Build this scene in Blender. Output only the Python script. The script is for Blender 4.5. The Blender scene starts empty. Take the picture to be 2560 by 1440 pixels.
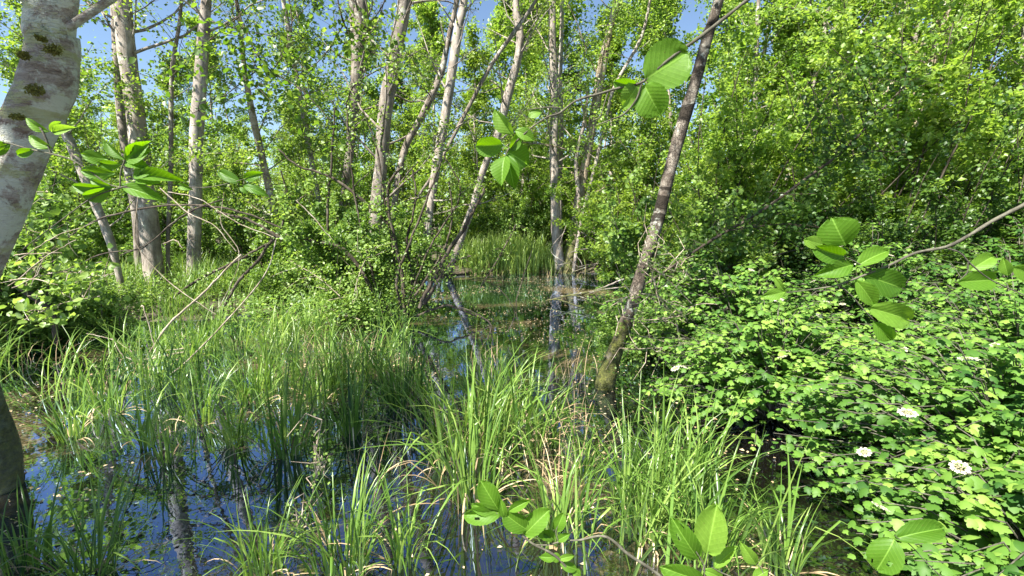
import bpy, math
import numpy as np
from mathutils import Vector

# ------------------------------------------------------------------ camera, sky, sun, exposure
sc = bpy.context.scene
col = sc.collection
CAM_Z, PITCH, FPX = 1.6, 8.5, 1152.0
cam = bpy.data.cameras.new('camera'); cam.lens = 36 * FPX / 2560; cam.sensor_width = 36
cam.clip_start = 0.05; cam.clip_end = 2000
cam_o = bpy.data.objects.new('camera', cam); col.objects.link(cam_o)
cam_o.location = (0, 0, CAM_Z); cam_o.rotation_euler = (math.radians(90 - PITCH), 0, 0)
sc.camera = cam_o

SUN = np.array([-0.42, -0.42, 0.80]); SUN /= np.linalg.norm(SUN)
EL = math.asin(SUN[2]); AZ = math.atan2(SUN[0], SUN[1])
w = bpy.data.worlds.new('World'); sc.world = w; w.use_nodes = True
nt = w.node_tree; nt.nodes.clear()
out = nt.nodes.new('ShaderNodeOutputWorld'); bg = nt.nodes.new('ShaderNodeBackground')
sky = nt.nodes.new('ShaderNodeTexSky'); sky.sky_type = 'NISHITA'; sky.sun_disc = False
sky.sun_elevation = EL; sky.sun_rotation = AZ; sky.air_density = 1.0; sky.dust_density = 0.0; sky.ozone_density = 2.0
bg.inputs[1].default_value = 0.052
nt.links.new(sky.outputs[0], bg.inputs[0]); nt.links.new(bg.outputs[0], out.inputs[0])
sl = bpy.data.lights.new('sun', 'SUN'); sl.energy = 5.0; sl.angle = math.radians(0.53); sl.color = (1, 0.955, 0.87)
so = bpy.data.objects.new('sun', sl); col.objects.link(so)
so.rotation_euler = Vector(SUN).to_track_quat('Z', 'Y').to_euler()
sc.view_settings.view_transform = 'Standard'; sc.view_settings.look = 'None'
sc.view_settings.exposure = 1.98; sc.view_settings.gamma = 1
cy = sc.cycles
cy.max_bounces = 6; cy.diffuse_bounces = 4; cy.glossy_bounces = 3; cy.transmission_bounces = 4; cy.transparent_max_bounces = 4
cy.sample_clamp_indirect = 6.0

# ------------------------------------------------------------------ helpers
rng = np.random.default_rng(11)
CAMP = np.array([0, 0, CAM_Z]); cp, sp = math.cos(math.radians(PITCH)), math.sin(math.radians(PITCH))
def ray(px, py):
    x = (px - 1280) / FPX; y = -(py - 720) / FPX
    return np.array([x, cp + y * sp, -sp + y * cp])
def P(px, py, d):
    r = ray(px, py); return CAMP + r * (d / r[1])
def G(px, py, z=0.0):
    r = ray(px, py); return CAMP + r * ((CAM_Z - z) / -r[2])
def proj(p):
    q = np.asarray(p, float) - CAMP
    fz = q[..., 1] * cp - q[..., 2] * sp; fy = q[..., 1] * sp + q[..., 2] * cp
    return 1280 + FPX * q[..., 0] / fz, 720 - FPX * fy / fz

def tag(o, label=None, cat=None, group=None, kind=None):
    if label: o['label'] = label
    if cat: o['category'] = cat
    if group: o['group'] = group
    if kind: o['kind'] = kind
    return o
def empty(name, loc=(0, 0, 0)):
    o = bpy.data.objects.new(name, None); col.objects.link(o); o.location = loc; o.empty_display_size = .1
    return o
def merge(parts):
    """parts: list of (V, [F...], tint, uv); any may be None"""
    V, F, T, U, off = [], [], [], [], 0
    for v, fs, t, u in parts:
        if len(v) == 0: continue
        V.append(v); T.append(np.broadcast_to(np.asarray(0.5 if t is None else t, float), (len(v),)))
        U.append(np.zeros((len(v), 2)) if u is None else u)
        for f in fs: F.append(f + off)
        off += len(v)
    return np.concatenate(V), F, np.concatenate(T), np.concatenate(U)
def mesh(name, V, F, mats, tint=None, uv=None, smooth=False, midx=None):
    me = bpy.data.meshes.new(name)
    V = np.asarray(V, np.float32)
    if not isinstance(F, list): F = [F]
    F = [f for f in F if len(f)]
    idx = np.concatenate([f.ravel() for f in F]).astype(np.int32)
    tot = np.concatenate([np.full(len(f), f.shape[1], np.int32) for f in F])
    start = np.concatenate([[0], np.cumsum(tot)[:-1]]).astype(np.int32)
    me.vertices.add(len(V)); me.vertices.foreach_set('co', V.ravel())
    me.loops.add(len(idx)); me.loops.foreach_set('vertex_index', idx)
    me.polygons.add(len(tot)); me.polygons.foreach_set('loop_start', start); me.polygons.foreach_set('loop_total', tot)
    if smooth: me.polygons.foreach_set('use_smooth', np.ones(len(tot), bool))
    if tint is not None:
        a = me.attributes.new('tint', 'FLOAT', 'POINT'); a.data.foreach_set('value', np.asarray(tint, np.float32))
    if uv is not None:
        a = me.attributes.new('leafuv', 'FLOAT2', 'POINT'); a.data.foreach_set('vector', np.asarray(uv, np.float32).ravel())
    for m in (mats if isinstance(mats, (list, tuple)) else [mats]): me.materials.append(m)
    if midx is not None: me.polygons.foreach_set('material_index', np.asarray(midx, np.int32))
    me.update(calc_edges=True)
    return me
def obj(name, me, parent=None):
    o = bpy.data.objects.new(name, me); col.objects.link(o)
    if parent is not None: o.parent = parent
    return o
def norm(v): return v / np.maximum(np.linalg.norm(v, axis=-1, keepdims=True), 1e-9)

def tubes(Pt, R, k=5, cap=True):
    """Pt (N,K,3), R (N,K) -> verts, [faces]"""
    Pt = np.asarray(Pt, float); R = np.asarray(R, float)
    N, K, _ = Pt.shape
    T = norm(np.gradient(Pt, axis=1))
    mean = norm(T.mean(1)); ax = np.argmin(np.abs(mean), axis=1)
    ref = np.eye(3)[ax][:, None, :]
    A = norm(np.cross(T, np.broadcast_to(ref, T.shape))); B = np.cross(T, A)
    a = np.arange(k) / k * 2 * np.pi
    V = Pt[:, :, None, :] + R[:, :, None, None] * (np.cos(a)[None, None, :, None] * A[:, :, None, :] + np.sin(a)[None, None, :, None] * B[:, :, None, :])
    i = np.arange(K - 1)[:, None]; j = np.arange(k)[None, :]; j2 = (j + 1) % k
    f = np.stack([i * k + j, i * k + j2, (i + 1) * k + j2, (i + 1) * k + j], -1).reshape(-1, 4)
    F = (f[None] + (np.arange(N) * K * k)[:, None, None]).reshape(-1, 4)
    return V.reshape(-1, 3), [F]
def smoothpath(pts, rad, n=40):
    pts = np.asarray(pts, float); rad = np.asarray(rad, float)
    q = np.vstack([2 * pts[0] - pts[1], pts, 2 * pts[-1] - pts[-2]])
    m = len(pts) - 1; u = np.linspace(0, m, n); s = np.minimum(u.astype(int), m - 1); t = (u - s)[:, None]
    p0, p1, p2, p3 = q[s], q[s + 1], q[s + 2], q[s + 3]
    c = .5 * ((2 * p1) + (-p0 + p2) * t + (2 * p0 - 5 * p1 + 4 * p2 - p3) * t ** 2 + (-p0 + 3 * p1 - 3 * p2 + p3) * t ** 3)
    return c, np.interp(u, np.arange(m + 1), rad)
def pxpath(pts, d, n=None):
    """pts: (px,py,width px[,depth])"""
    W = [P(p[0], p[1], p[3] if len(p) > 3 else d) for p in pts]
    R = [p[2] * .42 * (p[3] if len(p) > 3 else d) / FPX * math.cos(math.atan(abs(p[0] - 1280) / FPX)) for p in pts]
    return smoothpath(W, R, n or max(6, 5 * len(pts)))
def tube1(c, r, k=8, wob=0.0):
    if wob:
        c = c + rng.normal(0, wob, c.shape)
    return tubes(c[None], r[None], k)

# leaf templates (x along, y across, z up)
T_QUAD = (np.array([[0, 0, 0], [.42, .36, .10], [1, 0, -.04], [.42, -.36, .10]]), np.array([[0, 2, 1], [0, 3, 2]]))
T_MID = (np.array([[0, 0, 0], [.3, .34, .09], [.72, .33, .06], [1, 0, -.08], [.72, -.33, .06], [.3, -.34, .09], [.5, 0, 0]]),
         np.array([[0, 6, 1], [1, 6, 2], [2, 6, 3], [3, 6, 4], [4, 6, 5], [5, 6, 0]]))
_lob = np.array([[.0, .0], [.02, .2], [.22, .50], [.42, .42], [.55, .56], [.70, .40], [.66, .25], [.84, .22], [1.03, 0.02]])
_o = np.vstack([_lob, _lob[1:-1][::-1] * [1, -1]])
_z = -0.22 * (_o[:, 1] ** 2) * 1.6 - .10 * _o[:, 0] ** 2
T_LOBE = (np.vstack([np.c_[_o, _z], [[.42, 0, .06]]]), np.array([[len(_o), i, (i + 1) % len(_o)] for i in range(len(_o))])[:, ::-1])
_l2 = np.vstack([_lob, _lob[1:-1][::-1] * [1, -1]]) * [1, .85]; _l2[:, 0] += .10 * _l2[:, 1]; _z2 = -.5 * _l2[:, 1] ** 2 - .3 * _l2[:, 0] ** 2 + .05
T_LOBE2 = (np.vstack([np.c_[_l2, _z2], [[.42, 0, .10]]]), T_LOBE[1])
def place(T, pos, nrm, head, s, tint):
    V0, F0 = T; n = len(pos)
    if n == 0: return (np.zeros((0, 3)), [], None, None)
    nrm = norm(nrm); x = norm(head - (head * nrm).sum(-1, keepdims=True) * nrm); y = np.cross(nrm, x)
    s = np.broadcast_to(np.asarray(s, float), (n,))
    V = pos[:, None] + s[:, None, None] * (V0[None, :, 0:1] * x[:, None] + V0[None, :, 1:2] * y[:, None] + V0[None, :, 2:3] * nrm[:, None])
    k = len(V0)
    F = (F0[None] + (np.arange(n) * k)[:, None, None]).reshape(-1, 3)
    uv = np.broadcast_to(V0[None, :, :2], (n, k, 2)).reshape(-1, 2)
    return V.reshape(-1, 3), [F], np.repeat(tint, k), uv
def leafcloud(T, pos, size, up=.9, spread=.75, tb=.5, tj=.3):
    n = len(pos)
    nr = norm(np.array([0, 0, up * .62]) + SUN * up * .5 + rng.normal(0, spread, (n, 3)))
    hd = rng.normal(0, 1, (n, 3)); hd[:, 2] -= .5
    return place(T, pos, nr, hd, size * rng.uniform(.6, 1.25, n), np.clip(tb + rng.normal(0, tj, n), 0, 1))

# ------------------------------------------------------------------ materials
def nodes(name):
    m = bpy.data.materials.new(name); m.use_nodes = True; t = m.node_tree; t.nodes.clear()
    o = t.nodes.new('ShaderNodeOutputMaterial')
    return m, t, o
def N(t, typ, **kw):
    n = t.nodes.new(typ)
    for k, v in kw.items():
        if k == 'op': n.operation = v
        elif k == 'blend': n.blend_type = v
        else: n.inputs[k.replace('_', ' ')].default_value = v
    return n
def ramp(t, stops, src=None):
    n = t.nodes.new('ShaderNodeValToRGB'); e = n.color_ramp.elements
    while len(e) < len(stops): e.new(.5)
    for el, (p, c) in zip(e, stops):
        el.position = p; el.color = (*c, 1) if len(c) == 3 else c
    if src: t.links.new(src, n.inputs[0])
    return n
def noise(t, scale, detail=4, vec=None, rough=.55, dist=0):
    n = t.nodes.new('ShaderNodeTexNoise'); n.inputs['Scale'].default_value = scale; n.inputs['Detail'].default_value = detail
    n.inputs['Roughness'].default_value = rough; n.inputs['Distortion'].default_value = dist
    if vec: t.links.new(vec, n.inputs['Vector'])
    return n
def mix(t, fac, a, b):
    n = t.nodes.new('ShaderNodeMix'); n.data_type = 'RGBA'
    for i, s in ((0, fac), (6, a), (7, b)):
        if hasattr(s, 'is_output'): t.links.new(s, n.inputs[i])
        else: n.inputs[i].default_value = s if i == 0 else (*s, 1)
    return n.outputs[2]
def mth(t, op, a, b=None):
    n = t.nodes.new('ShaderNodeMath'); n.operation = op
    for i, s in ((0, a), (1, b)):
        if s is None: continue
        if hasattr(s, 'is_output'): t.links.new(s, n.inputs[i])
        else: n.inputs[i].default_value = s
    return n.outputs[0]
def leaf_mat(name, dark, mid, light, trans=.42, rough=.42, tcol=1.7, veins=False, spec=.5, basecol=None):
    m, t, o = nodes(name)
    at = t.nodes.new('ShaderNodeAttribute'); at.attribute_name = 'tint'
    oi = t.nodes.new('ShaderNodeObjectInfo')
    f = mth(t, 'ADD', at.outputs['Fac'], mth(t, 'MULTIPLY', mth(t, 'SUBTRACT', oi.outputs['Random'], .5), .25))
    c = ramp(t, [(.0, dark), (.5, mid), (1, light)], f).outputs[0]
    b = t.nodes.new('ShaderNodeBsdfPrincipled'); b.inputs['Roughness'].default_value = rough
    b.inputs['Specular IOR Level'].default_value = spec
    tr = t.nodes.new('ShaderNodeBsdfTranslucent')
    uvn = t.nodes.new('ShaderNodeAttribute'); uvn.attribute_name = 'leafuv'
    if basecol is not None:      # sedge: yellowish towards the base of the blade
        sx = t.nodes.new('ShaderNodeSeparateXYZ'); t.links.new(uvn.outputs['Vector'], sx.inputs[0])
        r = ramp(t, [(0, (1, 1, 1)), (.32, (0, 0, 0))], sx.outputs[0])
        c = mix(t, mth(t, 'MULTIPLY', r.outputs[0], .8), c, basecol)
    if veins:
        sx = t.nodes.new('ShaderNodeSeparateXYZ'); t.links.new(uvn.outputs['Vector'], sx.inputs[0])
        ay = mth(t, 'ABSOLUTE', sx.outputs[1])
        mid_ = mth(t, 'LESS_THAN', ay, .016)
        ph = mth(t, 'MULTIPLY', mth(t, 'SUBTRACT', sx.outputs[0], mth(t, 'MULTIPLY', ay, .75)), 8.5)
        fr = mth(t, 'ABSOLUTE', mth(t, 'SUBTRACT', mth(t, 'FRACT', ph), .5))
        sv = mth(t, 'LESS_THAN', fr, .045)
        nz = noise(t, 9, 5, uvn.outputs['Vector'])
        nf = mth(t, 'MULTIPLY', mth(t, 'SUBTRACT', nz.outputs[0], .35), .9)
        c = mix(t, mth(t, 'MULTIPLY', nf, .9), c, tuple(x * .6 for x in mid)); nb_ = noise(t, 14, 3, uvn.outputs['Vector']); c = mix(t, mth(t, 'MULTIPLY', ramp(t, [(.70, (0, 0, 0)), (.72, (1, 1, 1))], nb_.outputs[0]).outputs[0], .8), c, (.10, .07, .02))
        vv = mth(t, 'MULTIPLY', mth(t, 'MAXIMUM', mid_, mth(t, 'MULTIPLY', sv, .45)), .32)
        c = mix(t, vv, c, tuple(min(1, x * 1.9 + .03) for x in light))
        bp = t.nodes.new('ShaderNodeBump'); bp.inputs['Strength'].default_value = .3; bp.inputs['Distance'].default_value = .0015
        t.links.new(mth(t, 'ADD', fr, mth(t, 'MULTIPLY', nz.outputs[0], .4)), bp.inputs['Height']); t.links.new(bp.outputs[0], b.inputs['Normal'])
    t.links.new(c, b.inputs['Base Color'])
    hs = N(t, 'ShaderNodeHueSaturation', Value=tcol, Saturation=1.1, Hue=.49); t.links.new(c, hs.inputs['Color'])
    t.links.new(hs.outputs[0], tr.inputs['Color'])
    mx = t.nodes.new('ShaderNodeMixShader'); mx.inputs[0].default_value = trans
    t.links.new(b.outputs[0], mx.inputs[1]); t.links.new(tr.outputs[0], mx.inputs[2]); t.links.new(mx.outputs[0], o.inputs[0])
    return m
L_CROWN = leaf_mat('crown_leaves', (.065, .13, .018), (.14, .225, .034), (.23, .31, .06), trans=.5)
L_YELLOW = leaf_mat('yellow_green_leaves', (.075, .155, .024), (.17, .275, .045), (.27, .37, .08), trans=.5)
L_DARK = leaf_mat('deep_green_leaves', (.03, .07, .014), (.06, .125, .02), (.11, .19, .03))
L_BUSH = leaf_mat('bush_leaves', (.055, .12, .02), (.13, .22, .038), (.22, .32, .07), rough=.45, trans=.45)
L_ROSE = leaf_mat('lobed_leaves', (.03, .09, .014), (.09, .19, .026), (.20, .32, .055), trans=.35, rough=.55, tcol=1.5, spec=.3)
L_ALDER = leaf_mat('alder_leaves', (.06, .15, .012), (.10, .22, .018), (.19, .33, .045), trans=.5, rough=.5, tcol=1.8, veins=True, spec=.35)
L_SEDGE = leaf_mat('sedge_blades', (.035, .085, .015), (.12, .22, .035), (.26, .36, .085), trans=.38, rough=.32, tcol=1.5, basecol=(.20, .27, .05))
L_DRY = leaf_mat('dry_sedge', (.22, .15, .08), (.36, .26, .14), (.52, .42, .26), trans=.15, rough=.7, tcol=1.0)
L_WHITE = leaf_mat('white_petals', (.38, .35, .20), (.50, .47, .34), (.60, .59, .50), trans=.2, rough=.6, tcol=1.0)

def bark_mat(name, dark, mid, light, lichen=None, lich=.55, moss=0.0, band=0.0, stretch=(1, 1, .35), sc_=9, bump=.6, yel=None, crack=.5):
    m, t, o = nodes(name)
    tc = t.nodes.new('ShaderNodeTexCoord'); mp = t.nodes.new('ShaderNodeMapping'); mp.inputs['Scale'].default_value = stretch
    t.links.new(tc.outputs['Object'], mp.inputs[0])
    n1 = noise(t, sc_, 8, mp.outputs[0], .62, .4)
    c = ramp(t, [(.32, dark), (.5, mid), (.68, light)], n1.outputs[0]).outputs[0]
    v = t.nodes.new('ShaderNodeTexVoronoi'); v.feature = 'DISTANCE_TO_EDGE'; v.inputs['Scale'].default_value = sc_ * 3.2
    nd = noise(t, sc_ * 2, 3, tc.outputs['Object']); 
    ad = t.nodes.new('ShaderNodeVectorMath'); ad.operation = 'MULTIPLY_ADD'; ad.inputs[1].default_value = (.09, .09, .09)
    t.links.new(nd.outputs['Color'], ad.inputs[0]); t.links.new(mp.outputs[0], ad.inputs[2]); t.links.new(ad.outputs[0], v.inputs['Vector'])
    cr = ramp(t, [(0, (1, 1, 1)), (.09, (0, 0, 0))], v.outputs['Distance'])
    n5 = noise(t, 2.3, 3, tc.outputs['Object'])
    crf = mth(t, 'MULTIPLY', cr.outputs[0], mth(t, 'MULTIPLY', ramp(t, [(.42, (0, 0, 0)), (.58, (1, 1, 1))], n5.outputs[0]).outputs[0], crack))
    c = mix(t, crf, c, tuple(x * .45 for x in dark))
    ns_ = noise(t, sc_ * 11, 6, tc.outputs['Object'], .75)
    c = mix(t, mth(t, 'MULTIPLY', ramp(t, [(.52, (0, 0, 0)), (.66, (1, 1, 1))], ns_.outputs[0]).outputs[0], .55), c, tuple(x * .7 for x in dark))
    if lichen:
        n2 = noise(t, 3.4, 9, tc.outputs['Object'], .72, .3)
        r2 = ramp(t, [(lich, (0, 0, 0)), (lich + .05, (1, 1, 1))], n2.outputs[0])
        c = mix(t, mth(t, 'MULTIPLY', r2.outputs[0], .85), c, lichen)
    if yel:
        n6 = noise(t, 3.1, 8, mp.outputs[0], .75); r6 = ramp(t, [(.54, (0, 0, 0)), (.6, (1, 1, 1))], n6.outputs[0])
        c = mix(t, mth(t, 'MULTIPLY', r6.outputs[0], .75), c, yel)
    if band:
        sx = t.nodes.new('ShaderNodeSeparateXYZ'); t.links.new(tc.outputs['Object'], sx.inputs[0])
        n3 = noise(t, 3.0, 5, tc.outputs['Object'], .6)
        mp3 = t.nodes.new('ShaderNodeMapping'); mp3.inputs['Scale'].default_value = (.9, .9, 2.6); t.links.new(tc.outputs['Object'], mp3.inputs[0])
        n4 = noise(t, 1.9, 6, mp3.outputs[0], .6)
        r3 = ramp(t, [(.52, (0, 0, 0)), (.56, (1, 1, 1))], n4.outputs[0])
        c = mix(t, mth(t, 'MULTIPLY', r3.outputs[0], band), c, (.022, .017, .012))
    if moss:
        sx = t.nodes.new('ShaderNodeSeparateXYZ'); t.links.new(tc.outputs['Object'], sx.inputs[0])
        n4 = noise(t, 4.5, 7, tc.outputs['Object'], .7)
        hh = mth(t, 'SUBTRACT', mth(t, 'ADD', n4.outputs[0], moss * .12), mth(t, 'MULTIPLY', sx.outputs[2], .42))
        r4 = ramp(t, [(.5, (0, 0, 0)), (.58, (1, 1, 1))], hh)
        n7 = noise(t, 38, 5, tc.outputs['Object'], .7); mc = ramp(t, [(.35, (.025, .03, .008)), (.55, (.075, .085, .016)), (.7, (.15, .15, .03))], n7.outputs[0])
        c = mix(t, mth(t, 'MULTIPLY', r4.outputs[0], .85), c, mc.outputs[0])
    b = t.nodes.new('ShaderNodeBsdfPrincipled'); b.inputs['Roughness'].default_value = .9; b.inputs['Specular IOR Level'].default_value = .2
    t.links.new(c, b.inputs['Base Color'])
    bp = t.nodes.new('ShaderNodeBump'); bp.inputs['Strength'].default_value = bump; bp.inputs['Distance'].default_value = .02
    nf = noise(t, sc_ * 6, 5, mp.outputs[0], .7)
    t.links.new(mth(t, 'SUBTRACT', mth(t, 'ADD', n1.outputs[0], mth(t, 'MULTIPLY', nf.outputs[0], .4)), crf), bp.inputs['Height'])
    t.links.new(bp.outputs[0], b.inputs['Normal']); t.links.new(b.outputs[0], o.inputs[0])
    return m
B_LICHEN = bark_mat('lichened_bark', (.16, .11, .085), (.36, .30, .26), (.52, .48, .44), lichen=(.60, .61, .53), lich=.50, yel=(.40, .40, .20), moss=2.8, sc_=7, stretch=(1, 1, 2.8), bump=.9, crack=.2)
B_GREY = bark_mat('grey_bark', (.09, .075, .058), (.20, .17, .14), (.35, .31, .27), lichen=(.42, .42, .36), lich=.57, moss=.9, bump=.7)
B_PALE = bark_mat('pale_bark', (.15, .12, .095), (.30, .26, .22), (.46, .41, .36), lichen=(.47, .47, .38), lich=.58, moss=.9, bump=.7)
B_MOSSY = bark_mat('mossy_bark', (.18, .13, .09), (.36, .29, .21), (.52, .46, .38), lichen=(.5, .5, .43), lich=.58, moss=4.0, bump=1.0, band=.4, yel=(.16, .15, .035))
B_BAND = bark_mat('blotched_bark', (.04, .03, .024), (.10, .08, .062), (.25, .22, .18), lichen=(.42, .43, .37), lich=.56, moss=2.2, band=.95, bump=.9, stretch=(1, 1, .8))
B_TWIG = bark_mat('dark_twig_bark', (.03, .022, .017), (.06, .048, .035), (.13, .11, .085), sc_=14, bump=.3)
B_DEAD = bark_mat('dead_wood_bark', (.16, .12, .085), (.33, .27, .20), (.50, .44, .36), lichen=(.52, .53, .46), lich=.6, sc_=14, bump=.5)
B_STEM = bark_mat('alder_twig_bark', (.05, .045, .035), (.10, .095, .07), (.17, .16, .12), sc_=40, bump=.3)

def simple_mat(name, stops, scale, rough=.9, bump=.5, dist=.03):
    m, t, o = nodes(name); tc = t.nodes.new('ShaderNodeTexCoord')
    n = noise(t, scale, 8, tc.outputs['Object'], .65); c = ramp(t, stops, n.outputs[0])
    b = t.nodes.new('ShaderNodeBsdfPrincipled'); b.inputs['Roughness'].default_value = rough
    t.links.new(c.outputs[0], b.inputs['Base Color'])
    bp = t.nodes.new('ShaderNodeBump'); bp.inputs['Strength'].default_value = bump; bp.inputs['Distance'].default_value = dist
    t.links.new(n.outputs[0], bp.inputs['Height']); t.links.new(bp.outputs[0], b.inputs['Normal']); t.links.new(b.outputs[0], o.inputs[0])
    return m
M_MUD = simple_mat('forest_mud', [(.3, (.02, .015, .01)), (.5, (.06, .045, .028)), (.62, (.035, .05, .015)), (.75, (.12, .09, .055))], 3)
M_MOSS = simple_mat('moss', [(.3, (.12, .12, .02)), (.6, (.22, .21, .04)), (.8, (.32, .27, .06))], 60, bump=1, dist=.01)

def water_mat():
    m, t, o = nodes('pond_water'); tc = t.nodes.new('ShaderNodeTexCoord')
    n1 = noise(t, .55, 6, tc.outputs['Object'], .6); n2 = noise(t, 26, 6, tc.outputs['Object'], .75)
    s = mth(t, 'ADD', mth(t, 'MULTIPLY', n1.outputs[0], .75), mth(t, 'MULTIPLY', n2.outputs[0], .35))
    film = ramp(t, [(.575, (0, 0, 0)), (.66, (1, 1, 1))], s)
    d = t.nodes.new('ShaderNodeBsdfDiffuse')
    t.links.new(ramp(t, [(.4, (.005, .0045, .003)), (.6, (.012, .009, .005))], n1.outputs[0]).outputs[0], d.inputs['Color'])
    g = t.nodes.new('ShaderNodeBsdfGlossy'); g.inputs['Roughness'].default_value = .015; g.inputs['Color'].default_value = (.58, .71, 1, 1)  # blue of the mirrored sky is tinted into the gloss colour
    fr = t.nodes.new('ShaderNodeFresnel'); fr.inputs['IOR'].default_value = 1.75
    bp = t.nodes.new('ShaderNodeBump'); bp.inputs['Strength'].default_value = .05; bp.inputs['Distance'].default_value = .02
    nb = noise(t, 5, 3, tc.outputs['Object']); t.links.new(nb.outputs[0], bp.inputs['Height'])
    t.links.new(bp.outputs[0], g.inputs['Normal']); t.links.new(bp.outputs[0], fr.inputs['Normal'])
    wv = t.nodes.new('ShaderNodeMixShader')
    t.links.new(mth(t, 'MINIMUM', mth(t, 'MULTIPLY', fr.outputs[0], 3.0), 1.0), wv.inputs[0]); t.links.new(d.outputs[0], wv.inputs[1]); t.links.new(g.outputs[0], wv.inputs[2])
    f = t.nodes.new('ShaderNodeBsdfPrincipled'); f.inputs['Roughness'].default_value = .45
    t.links.new(ramp(t, [(.35, (.03, .022, .012)), (.55, (.10, .075, .035)), (.7, (.16, .14, .08))], n2.outputs[0]).outputs[0], f.inputs['Base Color'])
    mx = t.nodes.new('ShaderNodeMixShader'); t.links.new(mth(t, 'MULTIPLY', film.outputs[0], .75), mx.inputs[0]); t.links.new(wv.outputs[0], mx.inputs[1]); t.links.new(f.outputs[0], mx.inputs[2])
    t.links.new(mx.outputs[0], o.inputs[0])
    return m

# ------------------------------------------------------------------ ground and water
def gh(x, y):
    """terrain height: shallow pond floor, banks behind, left and right"""
    x = np.asarray(x, float); y = np.asarray(y, float)
    pond_r = 1.0 - np.clip((x - (1.2 + .10 * y)) / 1.6, 0, 1)
    pond_l = 1.0 - np.clip((-x - (6.5 - .45 * y)) / 2.0, 0, 1) * np.clip((y - 6) / 2, 0, 1)
    pond_b = 1.0 - np.clip((y - 13.1 - .4 * np.sin(x * 1.3)) / 1.2, 0, 1)
    pond_n = np.clip((y - .7) / .5, 0, 1)
    wet = np.minimum(np.minimum(pond_r, pond_l), np.minimum(pond_b, pond_n))
    nz = .05 * np.sin(x * 2.1 + 1.3 * np.sin(y * 1.7)) + .04 * np.sin(y * 3.1 + x * 1.1) + .025 * np.sin(x * 7 + y * 5)
    return .14 - .34 * wet + nz * (1 - .6 * wet)
gx = np.concatenate([[-300, -120, -50], np.linspace(-25, 25, 190), [50, 120, 300]])
gy = np.concatenate([[-100, -30, -10], np.linspace(-4, 30, 150), [45, 80, 150, 400]])
X, Y = np.meshgrid(gx, gy); Z = gh(X, Y)
n_, m_ = X.shape; i, j = np.meshgrid(np.arange(n_ - 1), np.arange(m_ - 1), indexing='ij'); a = (i * m_ + j).ravel()
o = obj('ground', mesh('ground', np.c_[X.ravel(), Y.ravel(), Z.ravel()], np.stack([a, a + 1, a + m_ + 1, a + m_], -1), M_MUD, smooth=True)); tag(o, kind='structure')
V = np.array([[-24, .2, 0], [24, .2, 0], [24, 22, 0], [-24, 22, 0]], float)
o = obj('water', mesh('water', V, np.array([[0, 1, 2, 3]]), water_mat())); tag(o, kind='structure')

# ------------------------------------------------------------------ sedge
def blades(base, L, wd, az, lean, bend, tint, K=8, kink=0.12):
    n = len(base); t = np.linspace(0, 1, K)
    th = lean[:, None] + bend[:, None] * t[None] ** 2.2
    kk = rng.random(n) < kink; kt = rng.uniform(.45, .8, n)
    th = th + (kk[:, None] * (t[None] > kt[:, None])) * rng.uniform(.7, 1.6, n)[:, None]
    ds = (L / (K - 1))[:, None]
    hx = np.cumsum(np.sin(th) * ds, 1) - np.sin(th[:, :1]) * ds; hz = np.cumsum(np.cos(th) * ds, 1) - np.cos(th[:, :1]) * ds
    d = np.stack([np.cos(az), np.sin(az), 0 * az], -1); s = np.stack([-np.sin(az), np.cos(az), 0 * az], -1)
    tw = rng.normal(0, .5, n)[:, None] * t[None]; 
    sd = norm(s[:, None] * np.cos(tw)[..., None] + d[:, None] * np.sin(tw)[..., None])
    C = base[:, None] + hx[..., None] * d[:, None] + hz[..., None] * np.array([0, 0, 1.])
    W = wd[:, None] * np.minimum(1, .55 + 2 * t)[None] * np.clip((1 - t) * 2.2, 0.03, 1)[None] ** .8
    nrm_ = np.cross(sd, norm(np.gradient(C, axis=1)))
    A = C - sd * W[..., None] * .5; B = C + sd * W[..., None] * .5; M = C - nrm_ * W[..., None] * .22
    V = np.stack([A, M, B], 2).reshape(-1, 3)
    k = np.arange(K - 1)[:, None]; q = np.array([[0, 1, 4, 3], [1, 2, 5, 4]])
    f = (q[None] + 3 * k[:, :, None]).reshape(-1, 4)
    F = (f[None] + (np.arange(n) * K * 3)[:, None, None]).reshape(-1, 4)
    uv = np.broadcast_to(t[None, :, None, None], (n, K, 3, 2)).reshape(-1, 2)
    return V, [F], np.repeat(tint, K * 3), uv
def tussock_mesh(n, h, r, dry=.28, wd=.0155, spread=.28):
    a = rng.uniform(0, 2 * np.pi, n); rr = r * np.sqrt(rng.random(n))
    base = np.stack([rr * np.cos(a), rr * np.sin(a), np.full(n, -.12)], -1)
    az = a + rng.normal(0, .8, n)
    args = (h * rng.uniform(.55, 1.15, n), wd * rng.uniform(.6, 1.25, n), az, np.abs(rng.normal(0, spread, n)) * .7, np.abs(rng.normal(.9, .6, n)), np.clip(rng.normal(.5, .25, n), 0, 1))
    g = blades(base, *args)
    nd = max(3, int(n * dry)); a = rng.uniform(0, 6.28, nd)
    b2 = np.stack([r * np.cos(a), r * np.sin(a), np.full(nd, -.02)], -1) * rng.uniform(.3, 1.1, (nd, 1))
    b2[:, 2] = 0
    dr = blades(b2, h * rng.uniform(.2, .6, nd), np.full(nd, wd * .7), a, rng.uniform(.3, 1.2, nd), rng.uniform(.6, 2.0, nd), rng.random(nd), kink=.4)
    return mesh('sedge_blades', g[0], g[1], L_SEDGE, g[2], g[3]), mesh('dry_blades', dr[0], dr[1], L_DRY, dr[2], dr[3])
TUS = [tussock_mesh(*q) for q in [(80, .95, .20), (55, .80, .15), (110, 1.0, .30), (32, .8, .09), (46, 1.05, .13), (18, .75, .05)]]
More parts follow.
